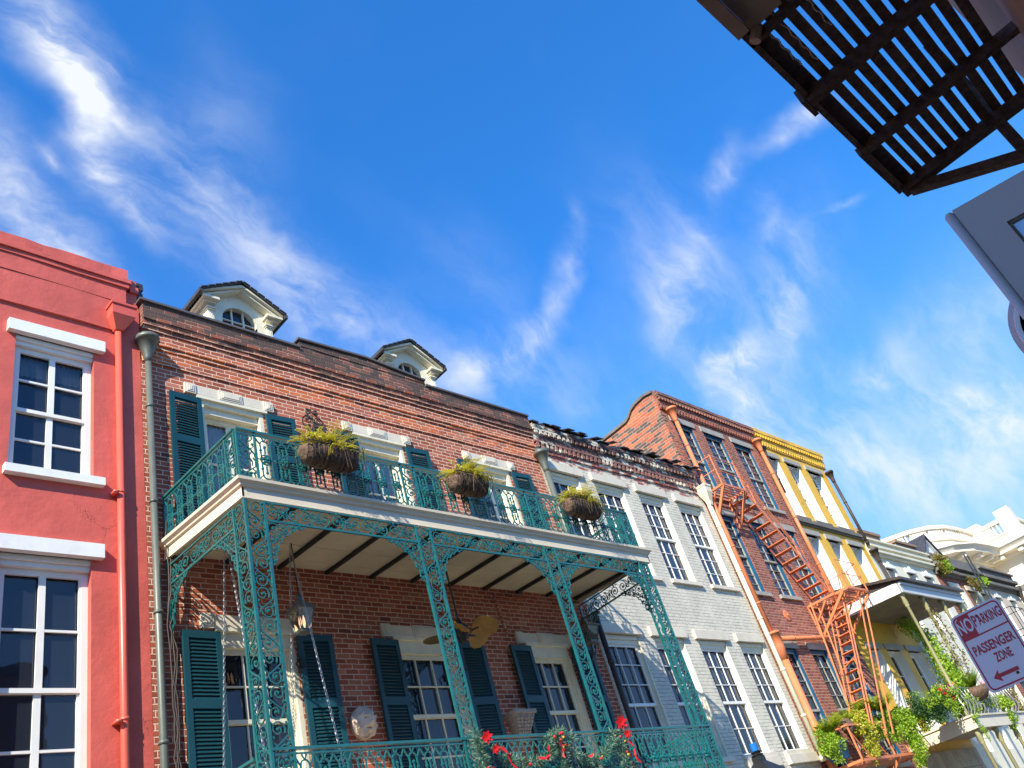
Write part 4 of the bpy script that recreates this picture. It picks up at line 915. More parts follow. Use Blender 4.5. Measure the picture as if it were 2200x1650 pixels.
# posts
def post(x0, x1, z0, z1, corner=0):
    m = MB(); 
    for x in (x0, x1): m.bar((x, YF, z0), (x, YF, z1), .034, .034)
    p = m.build('post', 'teal', g)
    m = MB(); n = round((z1 - z0) / .40); h = (z1 - z0) / n
    for k in range(n): scrolls(m, (x0, YF, z0 + k * h), (1, 0), x1 - x0, h, .0108, flip=k % 2)
    m.build('scrollwork', 'teal', p)
    if corner:
        xs = x0 if corner < 0 else x1
        m = MB(); m.bar((xs, YF + .26, z0), (xs, YF + .26, z1), .034, .034)
        for k in range(n): scrolls(m, (xs, YF, z0 + k * h), (0, 1), .26, h, .0108, flip=k % 2)
        m.build('side_scrollwork', 'teal', p)
for i, (a, b) in enumerate(POST): post(a, b, 1.72, 5.53, -1 if i == 0 else 1 if i == 3 else 0)
ZT, ZB = 5.52, 5.27
for (a, _), (_, b) in zip([(p[1], 0) for p in POST[:-1]], [(0, p[0]) for p in POST[1:]]):
    m = MB(); m.bar((a, YF, ZT), (b, YF, ZT), .02, .02); m.bar((a, YF, ZB), (b, YF, ZB), .022, .028); frieze(m, (a + .02, YF, ZB + .01), (1, 0), b - a - .04, ZT - ZB - .02); m.build('frieze_panel', 'teal', g)
    for x, s in ((a, 1), (b, -1)):
        m = MB(); bracket(m, (x, YF, ZB), (1, 0), .56, .66, s=s); m.build('bracket', 'teal', g)
for x, x2 in ((5.09, 5.02), (13.20, 13.30)):
    A = Vector((x, YF + .26)); B = Vector((x2, 9.93)); U = (B - A).normalized(); L = (B - A).length; U = (U.x, U.y)
    m = MB(); m.bar((*A, ZT + .01), (*B, ZT + .02), .02, .02); m.bar((*A, ZB), (*B, ZB), .022, .028); frieze(m, (A.x, A.y, ZB + .01), U, L, ZT - ZB - .02, pitch=.55); m.build('frieze_panel', 'teal', g)
    m = MB(); bracket(m, (A.x, A.y, ZB), U, .50, .62); m.build('bracket', 'teal', g)
    m = MB(); bracket(m, (B.x, B.y, ZB), U, .46, .70, s=-1); m.bar((x2, 9.95, 5.55), (x2, 9.95, 4.50), .03, .03); m.build('bracket', 'teal', g)
# upper railing
z0, z1 = 5.825, 6.585
fr = [(a - 5.09, b - 5.09) for a, b in POST]
railing(g, (5.09, YF + .03), (13.20, YF + .03), z0, z1, fr)
railing(g, (5.088, YF + .075), (5.02, 9.95), z0 + .003, z1 + .012, [(0, .22), (1.76, 1.8)]); railing(g, (13.202, YF + .075), (13.30, 9.95), z0 + .003, z1 + .012, [(0, .2)])
MB().bar((5.02, 9.96, 5.5), (5.02, 9.96, 6.6), .035).build('wall_post', 'teal', g)
# lower railing
z0, z1 = 1.76, 2.565
fr = [(a - 5.09, b - 5.09) for a, b in POST]
railing(g, (5.09, YF - .0), (13.20, YF - .0), z0, z1, fr, .24)
railing(g, (5.086, YF + .30), (5.02, 9.95), z0 + .004, z1 + .01, [], .24); railing(g, (13.203, YF + .30), (13.30, 9.95), z0 + .004, z1 + .01, [], .24)
m = MB(); m.box(5.0, 13.35, YF - .05, 10, 1.52, 1.70); m.build('lower_deck', 'fascia', g)
for a, b in POST:
    m = MB(); m.lathe([(.07, GZ), (.05, GZ + .2), (.045, 1.3), (.08, 1.5)], ((a + b) / 2, YF, 0), 10); m.build('column', 'teal', g, True)

# ================================================================== planting helpers
def bush(mb, c, rad, n, size, flat=.0, clumps=9, stem=None):
    c = Vector(c); cl = []
    for k in range(clumps):
        d = rv(); cl.append((Vector((d.x * rad[0], d.y * rad[1], d.z * rad[2])) * random.uniform(.35, .8), random.uniform(.3, .55)))
    for i in range(n):
        o, s = random.choice(cl); d = rv(); q = o + Vector((d.x * rad[0], d.y * rad[1], d.z * rad[2])) * s * random.random() ** .35
        mb.leaf(c + q, rv() + d * .8 + Vector((0, 0, -.25)), rv(), size * random.uniform(.6, 1.3), size * random.uniform(.4, .7))
def fronds(mb, c, n, length, spread=1., droop=.6, lw=.05, up=.9, seg=9, width=.012):
    c = Vector(c)
    for i in range(n):
        a = random.uniform(0, 2 * math.pi); d = Vector((math.cos(a) * spread, math.sin(a) * spread, up * random.uniform(.5, 1.2))).normalized(); L = length * random.uniform(.6, 1.15); p = c.copy() + Vector((random.uniform(-.03, .03), random.uniform(-.03, .03), 0))
        for k in range(seg):
            q = p + d * (L / seg); d = (d + Vector((0, 0, -droop / seg * (1 + k * .25)))).normalized(); sd = d.cross(Vector((0, 0, 1)))
            if sd.length < .05: sd = Vector((1, 0, 0))
            sd.normalize(); tp = lw * (1 - .75 * abs(k / seg - .35))
            for s_ in (-1, 1):
                for e in (.0, .5): mb.leaf(p + (q - p) * e, sd * s_ + d * .55 + rv() * .12, (0, 0, 1), tp, width)
            p = q
def vine(mb, st, path, n, size, r=.12):
    path = [Vector(p) for p in path]; fine = []
    for a, b in zip(path, path[1:]):
        for k in range(5): fine.append(a + (b - a) * k / 5 + rv() * .02)
    st.tube(fine, .012, 4)
    for i in range(n):
        p = random.choice(fine) + rv() * r * random.random() ** .6
        mb.leaf(p, rv() + Vector((0, 0, -.4)), rv(), size * random.uniform(.6, 1.3), size * random.uniform(.5, .9))

# ================================================================== hanging baskets on the upper rail
def planter(x, hw, z, label, seed, red=0):
    random.seed(seed)
    t = thing('hanging_planter', label, 'planter', (x, 7.93, z), 'coir planters hooked over the upper balcony rail')
    y = 7.93; D = .17; Hh = .24
    m = MB(); N = 28; K = 7; vs = []
    for i in range(N + 1):
        u = -1 + 2 * i / N; e = math.sqrt(max(0, 1 - abs(u) ** 5)); rib = 1 + .07 * math.cos(i * math.pi)
        for k in range(K + 1):
            a = math.pi * k / K; vs.append((x + u * hw * (1 if k in (0, K) else .97), y - math.cos(a) * D * (e * .9 + .08) * rib + random.uniform(-.006, .006), z - math.sin(a) * Hh * (e * .8 + .2) * rib + random.uniform(-.008, .008) + (random.uniform(0, .03) if k in (0, K) else 0)))
    fs = [(i * (K + 1) + k, (i + 1) * (K + 1) + k, (i + 1) * (K + 1) + k + 1, i * (K + 1) + k + 1) for i in range(N) for k in range(K)]
    fs += [tuple(range(K + 1)), tuple(range(N * (K + 1), (N + 1) * (K + 1)))[::-1]]
    fs += [(i * (K + 1), i * (K + 1) + K, (i + 1) * (K + 1) + K, (i + 1) * (K + 1)) for i in range(N)]
    m.add(vs, fs); m.build('coir_basket', 'coir', t, True)
    m = MB(); rr = .007
    m.tube([(x - hw, y - D * .8, z + .03), (x - hw * .8, y - D, z + .035), (x + hw * .8, y - D, z + .035), (x + hw, y - D * .8, z + .03)], rr, 5)
    n = int(hw * 2 / .085)
    for i in range(n + 1):
        xx = x - hw * .95 + i * (hw * 1.9 / n)
        m.tube([(xx, y + D, z + .03)] + [(xx, y - math.cos(math.pi * k / 6) * D * 1.06, z - math.sin(math.pi * k / 6) * Hh * 1.04) for k in range(6, -1, -1)] + [(xx, y - D * 1.05, z + .05)] + [(xx + .018 * (1 - math.cos(q)), y - D * 1.05, z + .07 + .018 * math.sin(q)) for q in (.5, 1.5, 2.5, 3.6)], rr * .8, 4)
    m.build('wire_frame', 'blackiron', t)
    m = MB(); fronds(m, (x - hw * .45, y, z + .04), 30, .40, .9, .9, .05, 1.1, 9, .018); fronds(m, (x + hw * .1, y, z + .04), 38, .46, .8, .8, .052, 1.2, 9, .018); fronds(m, (x + hw * .55, y, z + .02), 26, .40, 1.1, 1.1, .05, .9, 9, .018)
    fronds(m, (x + hw * .1, y - D, z + .02), 9, .38, .8, 2.4, .03, .3); bush(m, (x, y, z + .12), (hw * .85, .16, .16), 900, .045)
    f_ = m.build('fern_foliage', 'fern', t)
    m = MB()
    for k in range(5):
        a = random.uniform(-.9, .9) * hw; m.tube([(x + a, y - D * .7, z + .05), (x + a + random.uniform(-.1, .1), y - D - .08, z - .05), (x + a + random.uniform(-.15, .15), y - D - .06, z - .3 + random.uniform(-.05, .08))], .004, 3)
    m.build('dry_stem', 'twig', t)
    if red:
        m = MB()
        for k in range(6): m.leaf((x + .1, y - .03, z + .40), rv(), rv(), .035, .025)
        m.build('flower', 'redp', t)
planter(6.33, .46, 6.33, 'largest fern planter hooked on the upper balcony rail nearest the red house', 11, 1)
planter(8.87, .38, 6.37, 'brown basket of yellow ferns, middle one of three on the upper balcony rail', 12)
planter(11.58, .47, 6.37, 'fern basket on the upper balcony rail in front of the white painted house', 13)
random.seed(20)
# black iron ornament on the wall
m = MB(); O = (7.68, 9.90, 8.15); U = (1, 0)
def q_(pts, r=.012): put(m, O, U, pts, r)
q_([(0, -.4), (0, .5)]); 
for s_ in (-1, 1):
    q_([(s_ * .22 * math.sin(math.pi * t / 8), .55 - .45 * t / 8) for t in range(9)]); q_([(0, .1), (s_ * .12, -.02), (s_ * .18, -.2), (s_ * .17, -.5)])
    q_([(s_ * u, v) for u, v in spiral(.10, .38, .09, .02, 0, 1.5)]); q_([(s_ * u, v) for u, v in spiral(.13, .22, .07, .02, 2, 1.5)]); q_([(s_ * u, v) for u, v in spiral(.22, -.3, .08, .02, 2, 1.5)]); q_([(s_ * u, v) for u, v in spiral(.08, .55, .06, .02, 1, 1.3)])
for k in range(22): m.ball(P3(O, U, random.uniform(-.13, .13), random.uniform(.12, .6)), .024, 5)
tag(m.build('wall_ornament', 'rust'), 'dark scrolled iron ornament fixed to the brick above the largest fern planter', 'ornament')

# ================================================================== lanterns, fan, chains, plaques
def lantern(t, x, y, z0, z1, w, mat):
    h = z1 - z0; b = z0 + .0; m = MB()
    def ring(r, z): return [(x - r, y - r, z), (x + r, y - r, z), (x + r, y + r, z), (x - r, y + r, z)]
    c0, c1 = w * .30, w * .5; zb, zt = z0 + h * .06, z0 + h * .58
    for sx in (-1, 1):
        for sy in (-1, 1): m.bar((x + sx * c0, y + sy * c0, zb), (x + sx * c1, y + sy * c1, zt), w * .045)
    for r_, z in ((c0, zb), (c1, zt)):
        k = ring(r_, z)
        for i in range(4): m.bar(k[i], k[(i + 1) % 4], w * .05)
    m.add(ring(c0, z0) + ring(c0, zb), [(3, 2, 1, 0), (4, 5, 6, 7)] + [(i, (i + 1) % 4, 4 + (i + 1) % 4, 4 + i) for i in range(4)])
    m.build('frame', mat, t)
    m = MB(); m.add(ring(c1 * 1.18, zt) + ring(c1 * 1.18, zt + h * .02) + ring(w * .15, zt + h * .26) + ring(w * .15, zt + h * .34), [(3, 2, 1, 0)] + [(4 * j + i, 4 * j + (i + 1) % 4, 4 * j + 4 + (i + 1) % 4, 4 * j + 4 + i) for j in range(3) for i in range(4)])
    m.lathe([(w * .13, zt + h * .32), (w * .2, zt + h * .36), (w * .12, zt + h * .38), (w * .17, zt + h * .41), (w * .05, zt + h * .42)], (x, y, 0), 10)
    m.build('roof', mat, t)
    m = MB(); k0 = ring(c0 * .98, zb); k1 = ring(c1 * .98, zt)
    m.add(k0 + k1, [(i, (i + 1) % 4, 4 + (i + 1) % 4, 4 + i) for i in range(4)]); m.build('glass_panes', 'glassclear', t)
t = thing('hanging_lantern', 'bronze gas lantern with two candle bulbs hanging under the gallery near the swing chains', 'lantern', (6.43, 9.2, 4.3))
lantern(t, 6.43, 9.2, 4.36, 4.90, .25, 'patina')
m = MB()
for k in (-.03, .03): m.lathe([(.008, 4.40), (.010, 4.45), (.020, 4.49), (.018, 4.54), (.003, 4.61)], (6.43 + k, 9.2, 0), 8)
m.build('candle_bulb', 'flame', t, True)
MB().tube([(6.43, 9.2, 4.9), (6.43, 9.2, 5.67)], .008, 5).build('hanger_rod', 'blackiron', t)
t = thing('wall_lantern', 'clear glass lantern on scrolled iron bracket beside the downspout between brick and white houses', 'lantern', (12.9, 9.6, 4.6))
lantern(t, 12.85, 9.62, 4.62, 5.12, .33, 'patina')
m = MB(); m.tube([(12.85, 9.62, 4.62), (12.85, 9.64, 4.45), (12.9, 9.8, 4.3), (12.95, 9.98, 4.42)], .015, 6); m.tube([(12.85, 9.66, 4.5), (12.9, 9.85, 4.58), (12.95, 9.98, 4.5)], .012, 5)
for k in range(3): m.tube([(12.88 + .05 * math.cos(a), 9.75 + .05 * math.sin(a) * (1 + k * .3), 4.42 + .06 * math.sin(a * 1.3 + k)) for a in [i * .7 for i in range(9)]], .009, 4)
m.build('bracket_arm', 'blackiron', t)
t = thing('ceiling_fan', 'ceiling fan with ochre leaf shaped blades on a long rod under the gallery', 'fan', (9.13, 9.1, 4.4))
m = MB(); m.tube([(9.13, 9.1, 5.67), (9.13, 9.1, 4.6)], .014, 6); m.lathe([(.05, 5.6), (.05, 5.67)], (9.13, 9.1, 0), 10); m.build('rod', 'darkpipe', t)
m = MB(); m.lathe([(.02, 4.28), (.06, 4.30), (.07, 4.36), (.11, 4.38), (.13, 4.44), (.12, 4.52), (.06, 4.56), (.04, 4.64), (.02, 4.66)], (9.13, 9.1, 0), 14); m.build('motor', 'blackiron', t, True)
for k in range(5):
    a = .12 + k * 2 * math.pi / 5; d = Vector((math.cos(a), math.sin(a), 0)); n = Vector((-d.y, d.x, -.75)).normalized(); c = Vector((9.13, 9.1, 4.41)); pts = []
    L_ = .42
    prof = [(.0, .03), (.1, .08), (.3, .16), (.55, .185), (.8, .15), (.95, .08), (1, .0)]
    up = [c + d * (.18 + L_ * u) + n * w_ + Vector((0, 0, -.03 * u)) for u, w_ in prof]; dn = [c + d * (.18 + L_ * u) - n * w_ + Vector((0, 0, -.03 * u)) for u, w_ in prof[:-1]][::-1]
    m = MB(); m.prism(up + dn, (0, 0, .012)); m.build('blade', 'gold', t)
    m = MB(); m.bar(c + d * .08, c + d * .3, .05, .015); m.build('blade_arm', 'blackiron', t)
def chain(a, b, label):
    a = Vector(a); b = Vector(b); L_ = (b - a).length; d = (b - a).normalized(); n = int(L_ / .042); m = MB()
    u = d.cross(Vector((0, 1, .2))).normalized(); v = d.cross(u)
    for i in range(n):
        c = a + d * (L_ * (i + .5) / n); w_ = u if i % 2 else v
        m.tube([c + w_ * (.0135 * math.cos(t)) + d * (.027 * math.sin(t)) for t in [2 * math.pi * k / 7 for k in range(8)]], .0048, 3, cap=False)
    tag(m.build('swing_chain', 'chain'), label, 'chain', 'chains of the porch swing')
chain((5.48, 9.3, 5.64), (5.48, 9.95, 1.7), 'pale swing chain hanging in front of the first lower window, nearer the striped shutter')
chain((5.50, 9.28, 5.64), (5.50, 8.75, 1.7), 'pale swing chain close beside the teal corner post, in front of the dark window')
chain((6.40, 9.2, 5.64), (6.40, 9.95, 1.7), 'upright steel swing chain that passes between the corner post and the hanging lantern')
chain((6.40, 9.2, 5.64), (6.40, 8.60, 1.7), 'slanting steel swing chain crossing in front of the hanging lantern and the shutter')
# lion head
def lion(cx, cz, w, h):
    m = MB(); N = 26; K = 36; vs = [(cx, 0, cz)]; rr = [0]
    def H_(u, v):      # relief height over the plaque (u,v in -1..1)
        r_ = math.hypot(u, v); a = math.atan2(v, u)
        z = .10 * max(0, 1 - r_ * r_) ** .5 + .032 * (math.sin(a * 11 + 5 * r_) + .7 * math.sin(a * 19 - 7 * r_ + 1)) * min(1, max(0, (r_ - .55) * 3.5)) * (1 if r_ < .97 else .3)
        G = lambda x, y, sx, sy, k: k * math.exp(-((u - x) / sx) ** 2 - ((v - y) / sy) ** 2)
        z += G(0, .0, .36, .46, .07) + G(0, .0, .10, .30, .045) + G(0, -.20, .17, .07, .05) + G(-.14, -.34, .13, .10, .05) + G(.14, -.34, .13, .10, .05) + G(0, -.62, .16, .10, .05)
        z -= G(-.22, .10, .09, .055, .06) + G(.22, .10, .09, .055, .06) + G(0, -.47, .20, .04, .06) + G(-.06, -.22, .03, .02, .03) + G(.06, -.22, .03, .02, .03)
        z += G(-.22, .24, .16, .05, .035) + G(.22, .24, .16, .05, .035) + G(-.42, .42, .10, .10, .06) + G(.42, .42, .10, .10, .06)
        return z
    vs = [(cx, 9.93 - H_(0, 0), cz)]
    for i in range(1, N + 1):
        for k in range(K):
            a = 2 * math.pi * k / K; r_ = i / N; wob = 1 + (.05 * math.sin(a * 7 + 1) + .04 * math.sin(a * 12)) * r_ * r_
            u, v = r_ * math.cos(a) * wob, r_ * math.sin(a) * wob
            vs.append((cx + u * w, 9.93 - H_(u, v), cz + v * h))
    for k in range(K): a = 2 * math.pi * k / K; vs.append((cx + w * .97 * math.cos(a), 10.0, cz + h * .97 * math.sin(a)))
    fs = [(0, 1 + k, 1 + (k + 1) % K) for k in range(K)] + [(1 + i * K + k, 1 + (i + 1) * K + k, 1 + (i + 1) * K + (k + 1) % K, 1 + i * K + (k + 1) % K) for i in range(N) for k in range(K)]
    m.add(vs, fs); return m
tag(lion(7.72, 3.44, .20, .225).build('lion_plaque', 'plaster', smooth=True), 'pale plaster lion head mounted on the brick between the first two lower windows', 'plaque')
m = MB(); cx, cz = 10.76, 3.46
m.box(cx - .25, cx + .25, 9.72, 10, cz - .02, cz + .04); m.box(cx - .22, cx + .22, 9.76, 10, cz - .06, cz - .02)
for k in range(7):
    t_ = k / 7; w_ = .20 * (1 - t_ * .62); m.box(cx - w_, cx + w_, 9.78 + .14 * t_, 10, cz - .06 - .05 * (k + 1), cz - .06 - .05 * k)
    for s_ in range(-2, 3): m.ball((cx + s_ * w_ * .42, 9.78 + .14 * t_, cz - .085 - .05 * k), .034 - .002 * k, 6)
tag(m.build('carved_bracket', 'oldstone'), 'carved grey stone bracket on the brick between the second and third lower windows', 'bracket')

# ================================================================== christmas garland
t = thing('christmas_garland', 'christmas garland with red bows draped on the lower railing', 'garland', (9.2, 8.0, 2.2))
path = []
def swag(a, b, sag, n):
    for k in range(n + 1):
        u = k / n; yield Vector((a[0] + (b[0] - a[0]) * u, 8.02 + .03 * math.sin(k), a[1] + (b[1] - a[1]) * u - sag * 4 * u * (1 - u)))
segs = [list(swag((7.95, 2.50), (9.35, 2.42), .26, 30)), list(swag((9.35, 2.42), (10.55, 2.50), .30, 26)), [Vector((7.87, 8.0, 2.6 - .03 * k)) for k in range(26)], [Vector((10.58, 8.0, 2.52 - .035 * k)) for k in range(24)], [Vector((9.1 + .5 * k / 12, 8.0, 2.50 + .06 * math.sin(math.pi * k / 12) - .3 * (k / 12 - .5) ** 2)) for k in range(13)], [Vector((9.32, 8, 2.5 - .03 * k)) for k in range(16)]]
m = MB()
for s_ in segs:
    for p in s_:
        for k in range(26):
            d = rv(); m.leaf(p + d * .05 * random.random(), d + Vector((0, -.3, 0)), rv(), random.uniform(.05, .10), .013)
m.build('pine_sprays', 'pine', t)
def poinsettia(c, r_, tilt=(0, -1, 0)):
    m = MB(); n = Vector(tilt).normalized(); a = n.orthogonal().normalized(); b = n.cross(a)
    for k in range(13):
        t_ = 2 * math.pi * k / (7 if k < 7 else 6) + (0 if k < 7 else .4); L_ = r_ * (1 if k < 7 else .6); m.leaf(Vector(c) + n * (.01 if k < 7 else .03), a * math.cos(t_) + b * math.sin(t_) + n * .25, n, L_, L_ * .5)
    return m
for c, r_ in (((7.90, 7.88, 2.50), .09), ((8.02, 7.90, 2.36), .07), ((10.60, 7.88, 2.60), .12), ((10.66, 7.88, 2.44), .08), ((7.86, 7.9, 2.08), .09)): poinsettia(c, r_, (-.3, -1, -.2)).build('poinsettia', 'redp', t)
def ribbon(pts, w_=.06):
    m = MB(); pts = [Vector(p) for p in pts]
    for i, (a, b) in enumerate(zip(pts, pts[1:])):
        s_ = Vector((w_ / 2 * math.cos(i * .9), .012 * math.sin(i), w_ / 2 * .5)); s2 = Vector((w_ / 2 * math.cos(i * .9 + .9), .012, w_ / 2 * .5)); m.quad(a - s_, a + s_, b + s2, b - s2)
    return m
for P_ in ([(8.14, 7.9, 2.38), (8.20, 7.88, 2.30), (8.23, 7.9, 2.2), (8.30, 7.88, 2.1), (8.30, 7.9, 2.0)], [(9.0, 7.92, 2.36), (8.98, 7.9, 2.26), (8.9, 7.9, 2.18)], [(8.75, 7.9, 2.22), (8.84, 7.88, 2.20), (8.95, 7.9, 2.24)], [(9.9, 7.9, 2.28), (9.82, 7.9, 2.2), (9.72, 7.9, 2.18)], [(10.68, 7.9, 2.36), (10.74, 7.88, 2.26), (10.72, 7.9, 2.15), (10.78, 7.9, 2.05)], [(9.2, 7.88, 2.4), (9.25, 7.9, 2.3), (9.22, 7.9, 2.2)]): ribbon(P_).build('ribbon', 'redp', t)
for i in range(26):
    s_ = random.choice(segs); p = random.choice(s_) + Vector((random.uniform(-.05, .05), -.08, random.uniform(-.06, .04))); MB().ball(p, random.uniform(.014, .024), 7).build('bauble', random.choice(('redp', 'redp', 'bulb')), t, True)

# ================================================================== street lamp below
t = thing('street_lamp', 'black street lamp head with a blue taped finial in front of the white house', 'street lamp', (12.75, 7.2, GZ))
lx, ly = 12.72, 7.2
lantern(t, lx, ly, .88, 1.86, .50, 'blackiron')
m = MB(); m.lathe([(.04, 1.85), (.055, 1.86), (.058, 1.96), (.045, 1.975)], (lx, ly, 0), 10); m.build('blue_cap', 'bluecap', t)
m = MB(); m.lathe([(.2, GZ), (.2, GZ + .3), (.1, GZ + .5), (.06, GZ + .8), (.045, .6), (.08, .7), (.05, .8), (.12, .88)], (lx, ly, 0), 12); m.build('pole', 'blackiron', t, True)

# ================================================================== orange fire escape
f = thing('fire_escape', 'orange iron fire escape zigzagging down the tall brick facade', 'fire escape', (22.5, 9.6, GZ))
def platform(x0, x1, y0, y1, z, gap=.085):
    m = MB(); y = y0 + .04
    for a, b in (((x0, y0), (x1, y0)), ((x0, y1), (x1, y1)), ((x0, y0), (x0, y1)), ((x1, y0), (x1, y1))): m.bar((*a, z), (*b, z), .035, .06)
    p = m.build('platform_frame', 'orange', f)
    m = MB(); n = int((y1 - y0) / gap)
    for k in range(1, n): yy = y0 + (y1 - y0) * k / n; m.bar((x0, yy, z), (x1, yy, z), .038, .012)
    m.build('slats', 'orange', p); return p
platform(20.42, 21.62, 9.38, 9.96, 9.30)
for x in (20.45, 21.6):
    m = MB(); m.bar((x, 9.38, 9.28), (x, 9.98, 8.45), .05, .07); m.bar((x, 9.98, 9.3), (x, 9.98, 8.4), .04); m.bar((x, 9.66, 9.28), (x, 9.98, 8.75), .04); m.build('bracket', 'orange', f)
m = MB()
for x in (20.42, 21.62): m.bar((x, 9.38, 9.3), (x, 9.38, 10.25), .03)
for z in (9.78, 10.22): m.tube([(20.42, 9.98, z), (20.42, 9.38, z), (21.9, 9.38, z - .08)], .014, 5)
m.build('guard_rail', 'orange', f)
def stair(xa, za, xb, zb, y0, y1, n, rails=True, th=.09, mat='orange'):
    for y in (y0, y1): MB().bar((xa, y, za), (xb, y, zb), .025, th).build('stringer', mat, f)
    for k in range(n):
        u = (k + .5) / n; x = xa + (xb - xa) * u; z = za + (zb - za) * u
        m = MB(); m.bar((x, y0, z), (x, y1, z), .14, .02) if rails else m.bar((x, y0, z), (x, y1, z), .035, .02); m.bar((x + .05, y0, z - .02), (x + .05, y1, z - .02), .015, .04); m.build('tread', mat, f)
stair(21.62, 9.28, 23.95, 6.35, 9.40, 9.95, 12)
m = MB()
for h_ in (.34, .62): m.tube([(21.62, 9.38, 9.6 + h_), (21.75, 9.38, 9.22 + h_), (23.4, 9.38, 7.12 + h_ * .5), (23.95, 9.38, 6.38 + h_)], .015, 5)
for u in (.12, .62, .98): x = 21.62 + 2.33 * u; z = 9.28 - 2.93 * u; m.bar((x, 9.38, z), (x, 9.38, z + .6), .025)
m.build('handrail', 'orange', f)
platform(23.4, 25.1, 9.15, 9.96, 6.20); platform(23.5, 24.75, 8.72, 9.14, 6.20, .075)
for x in (23.42, 25.05):
    m = MB(); m.bar((x, 8.85, 6.18), (x, 9.98, 5.3), .05, .07); m.bar((x, 9.98, 6.2), (x, 9.98, 5.2), .04); m.bar((x, 9.4, 6.18), (x, 9.98, 5.65), .04); m.build('bracket', 'orange', f)
m = MB()
for x, y in ((23.5, 8.72), (24.75, 8.72), (25.1, 9.15)): m.bar((x, y, 6.2), (x, y, 7.05), .03)
for z in (6.62, 7.03): m.tube([(23.5, 8.72, z), (24.75, 8.72, z), (25.1, 9.15, z), (25.1, 9.97, z)], .013, 5)
m.build('guard_rail', 'orange', f)
stair(24.0, 6.25, 21.3, 1.95, 9.14, 9.50, 17, True, .07)
m = MB()
for y, h_ in ((9.05, .30), (9.05, .55), (9.58, .35)): m.tube([(24.2, y, 6.4 + h_), (21.5, y, 2.1 + h_)], .017, 5)
m.bar((24.3, 8.8, 6.2), (21.9, 8.95, 2.4), .03); m.bar((24.6, 8.8, 6.2), (22.3, 8.95, 2.4), .03)
for u in (.3, .62): x = 24.1 - 2.7 * u; z = 6.3 - 4.3 * u; m.bar((x, 9.05, z), (x, 9.05, z + .7), .02); m.bar((x, 9.05, z + .7), (x, 9.58, z + .5), .02)
m.build('handrail', 'orange', f)
for x in (23.55, 23.15):
    MB().bar((x, 9.75, 6.2), (x - 1.1, 9.7, 1.95), .035).build('drop_rod', 'orange', f)
platform(20.35, 24.2, 9.1, 9.97, 1.95, .1)
m = MB()
for x in (20.4, 21.3, 22.2, 23.1, 24.15): m.bar((x, 9.1, 1.95), (x, 9.1, 2.75), .035); m.bar((x, 9.1, 2.6), (x + .5, 9.1, 1.97), .02)
m.bar((20.35, 9.1, 2.72), (24.2, 9.1, 2.72), .045); m.bar((20.35, 9.1, 2.72), (20.35, 9.97, 2.72), .04); m.build('guard_rail', 'orange', f)
for x in (20.5, 22.4, 24.0): m = MB(); m.bar((x, 9.1, 1.93), (x, 9.98, 1.2), .05, .07); m.build('bracket', 'orange', f)

# ================================================================== grey gallery of the yellow house
c = thing('grey_gallery', 'grey roofed gallery with slim olive columns on the yellow house', 'gallery', (27.9, 9, GZ))
m = MB(); m.add([(25.45, 10, 5.98), (30.25, 10, 5.98), (30.25, 8.16, 5.93), (25.45, 8.16, 5.93)], [(3, 2, 1, 0)]); m.build('soffit', 'shadesoffit', c)
m = MB(); m.prism([(25.40, 8.1, 5.90), (25.40, 10, 5.96), (25.40, 10, 6.30), (25.40, 8.1, 6.20)], (.05, 0, 0)); m.build('fascia', 'white', c, label='white side fascia of the gallery roof')
m = MB(); m.box(25.40, 30.3, 8.06, 8.12, 5.90, 6.20); m.box(25.40, 30.3, 8.02, 8.06, 6.12, 6.20); m.build('fascia', 'grey', c)
m = MB(); m.add([(25.3, 7.92, 6.22), (30.42, 7.92, 6.22), (30.42, 10, 6.75), (25.3, 10, 6.75), (25.3, 7.92, 6.30), (30.42, 7.92, 6.30), (30.42, 10, 6.83), (25.3, 10, 6.83)], [(3, 2, 1, 0), (4, 5, 6, 7), (0, 1, 5, 4), (0, 4, 7, 3), (1, 2, 6, 5)])
m.add([(25.43, 8.1, 6.19), (25.43, 10, 6.25), (25.43, 10, 6.76), (25.43, 8.1, 6.30)], [(0, 1, 2, 3)]); m.build('roof', 'darkpipe', c)
COLX = (25.55, 27.05, 28.60, 30.12)
for x in COLX:
    m = MB(); m.lathe([(.07, 5.93), (.10, 5.90), (.05, 5.80), (.08, 5.62), (.055, 5.60), (.075, 5.55), (.045, 5.52), (.042, 2.55), (.07, 2.45)], (x, 8.2, 0), 10); m.build('column', 'olive', c, True)
    m = MB(); m.lathe([(.07, 2.15), (.095, 2.12), (.06, 2.02), (.085, 1.86), (.06, 1.84), (.08, 1.79), (.05, 1.76), (.05, GZ)], (x, 8.2, 0), 10); m.build('lower_column', 'olive', c, True)
m = MB(); m.box(25.45, 30.3, 8.08, 10, 2.34, 2.44); m.build('deck', 'boardbeige', c)
m = MB(); m.box(25.40, 25.46, 8.06, 10, 2.13, 2.42); m.box(25.46, 30.3, 8.06, 8.12, 2.13, 2.42); m.box(25.36, 30.34, 8.02, 10, 2.42, 2.46); m.build('deck_fascia', 'fascia', c)
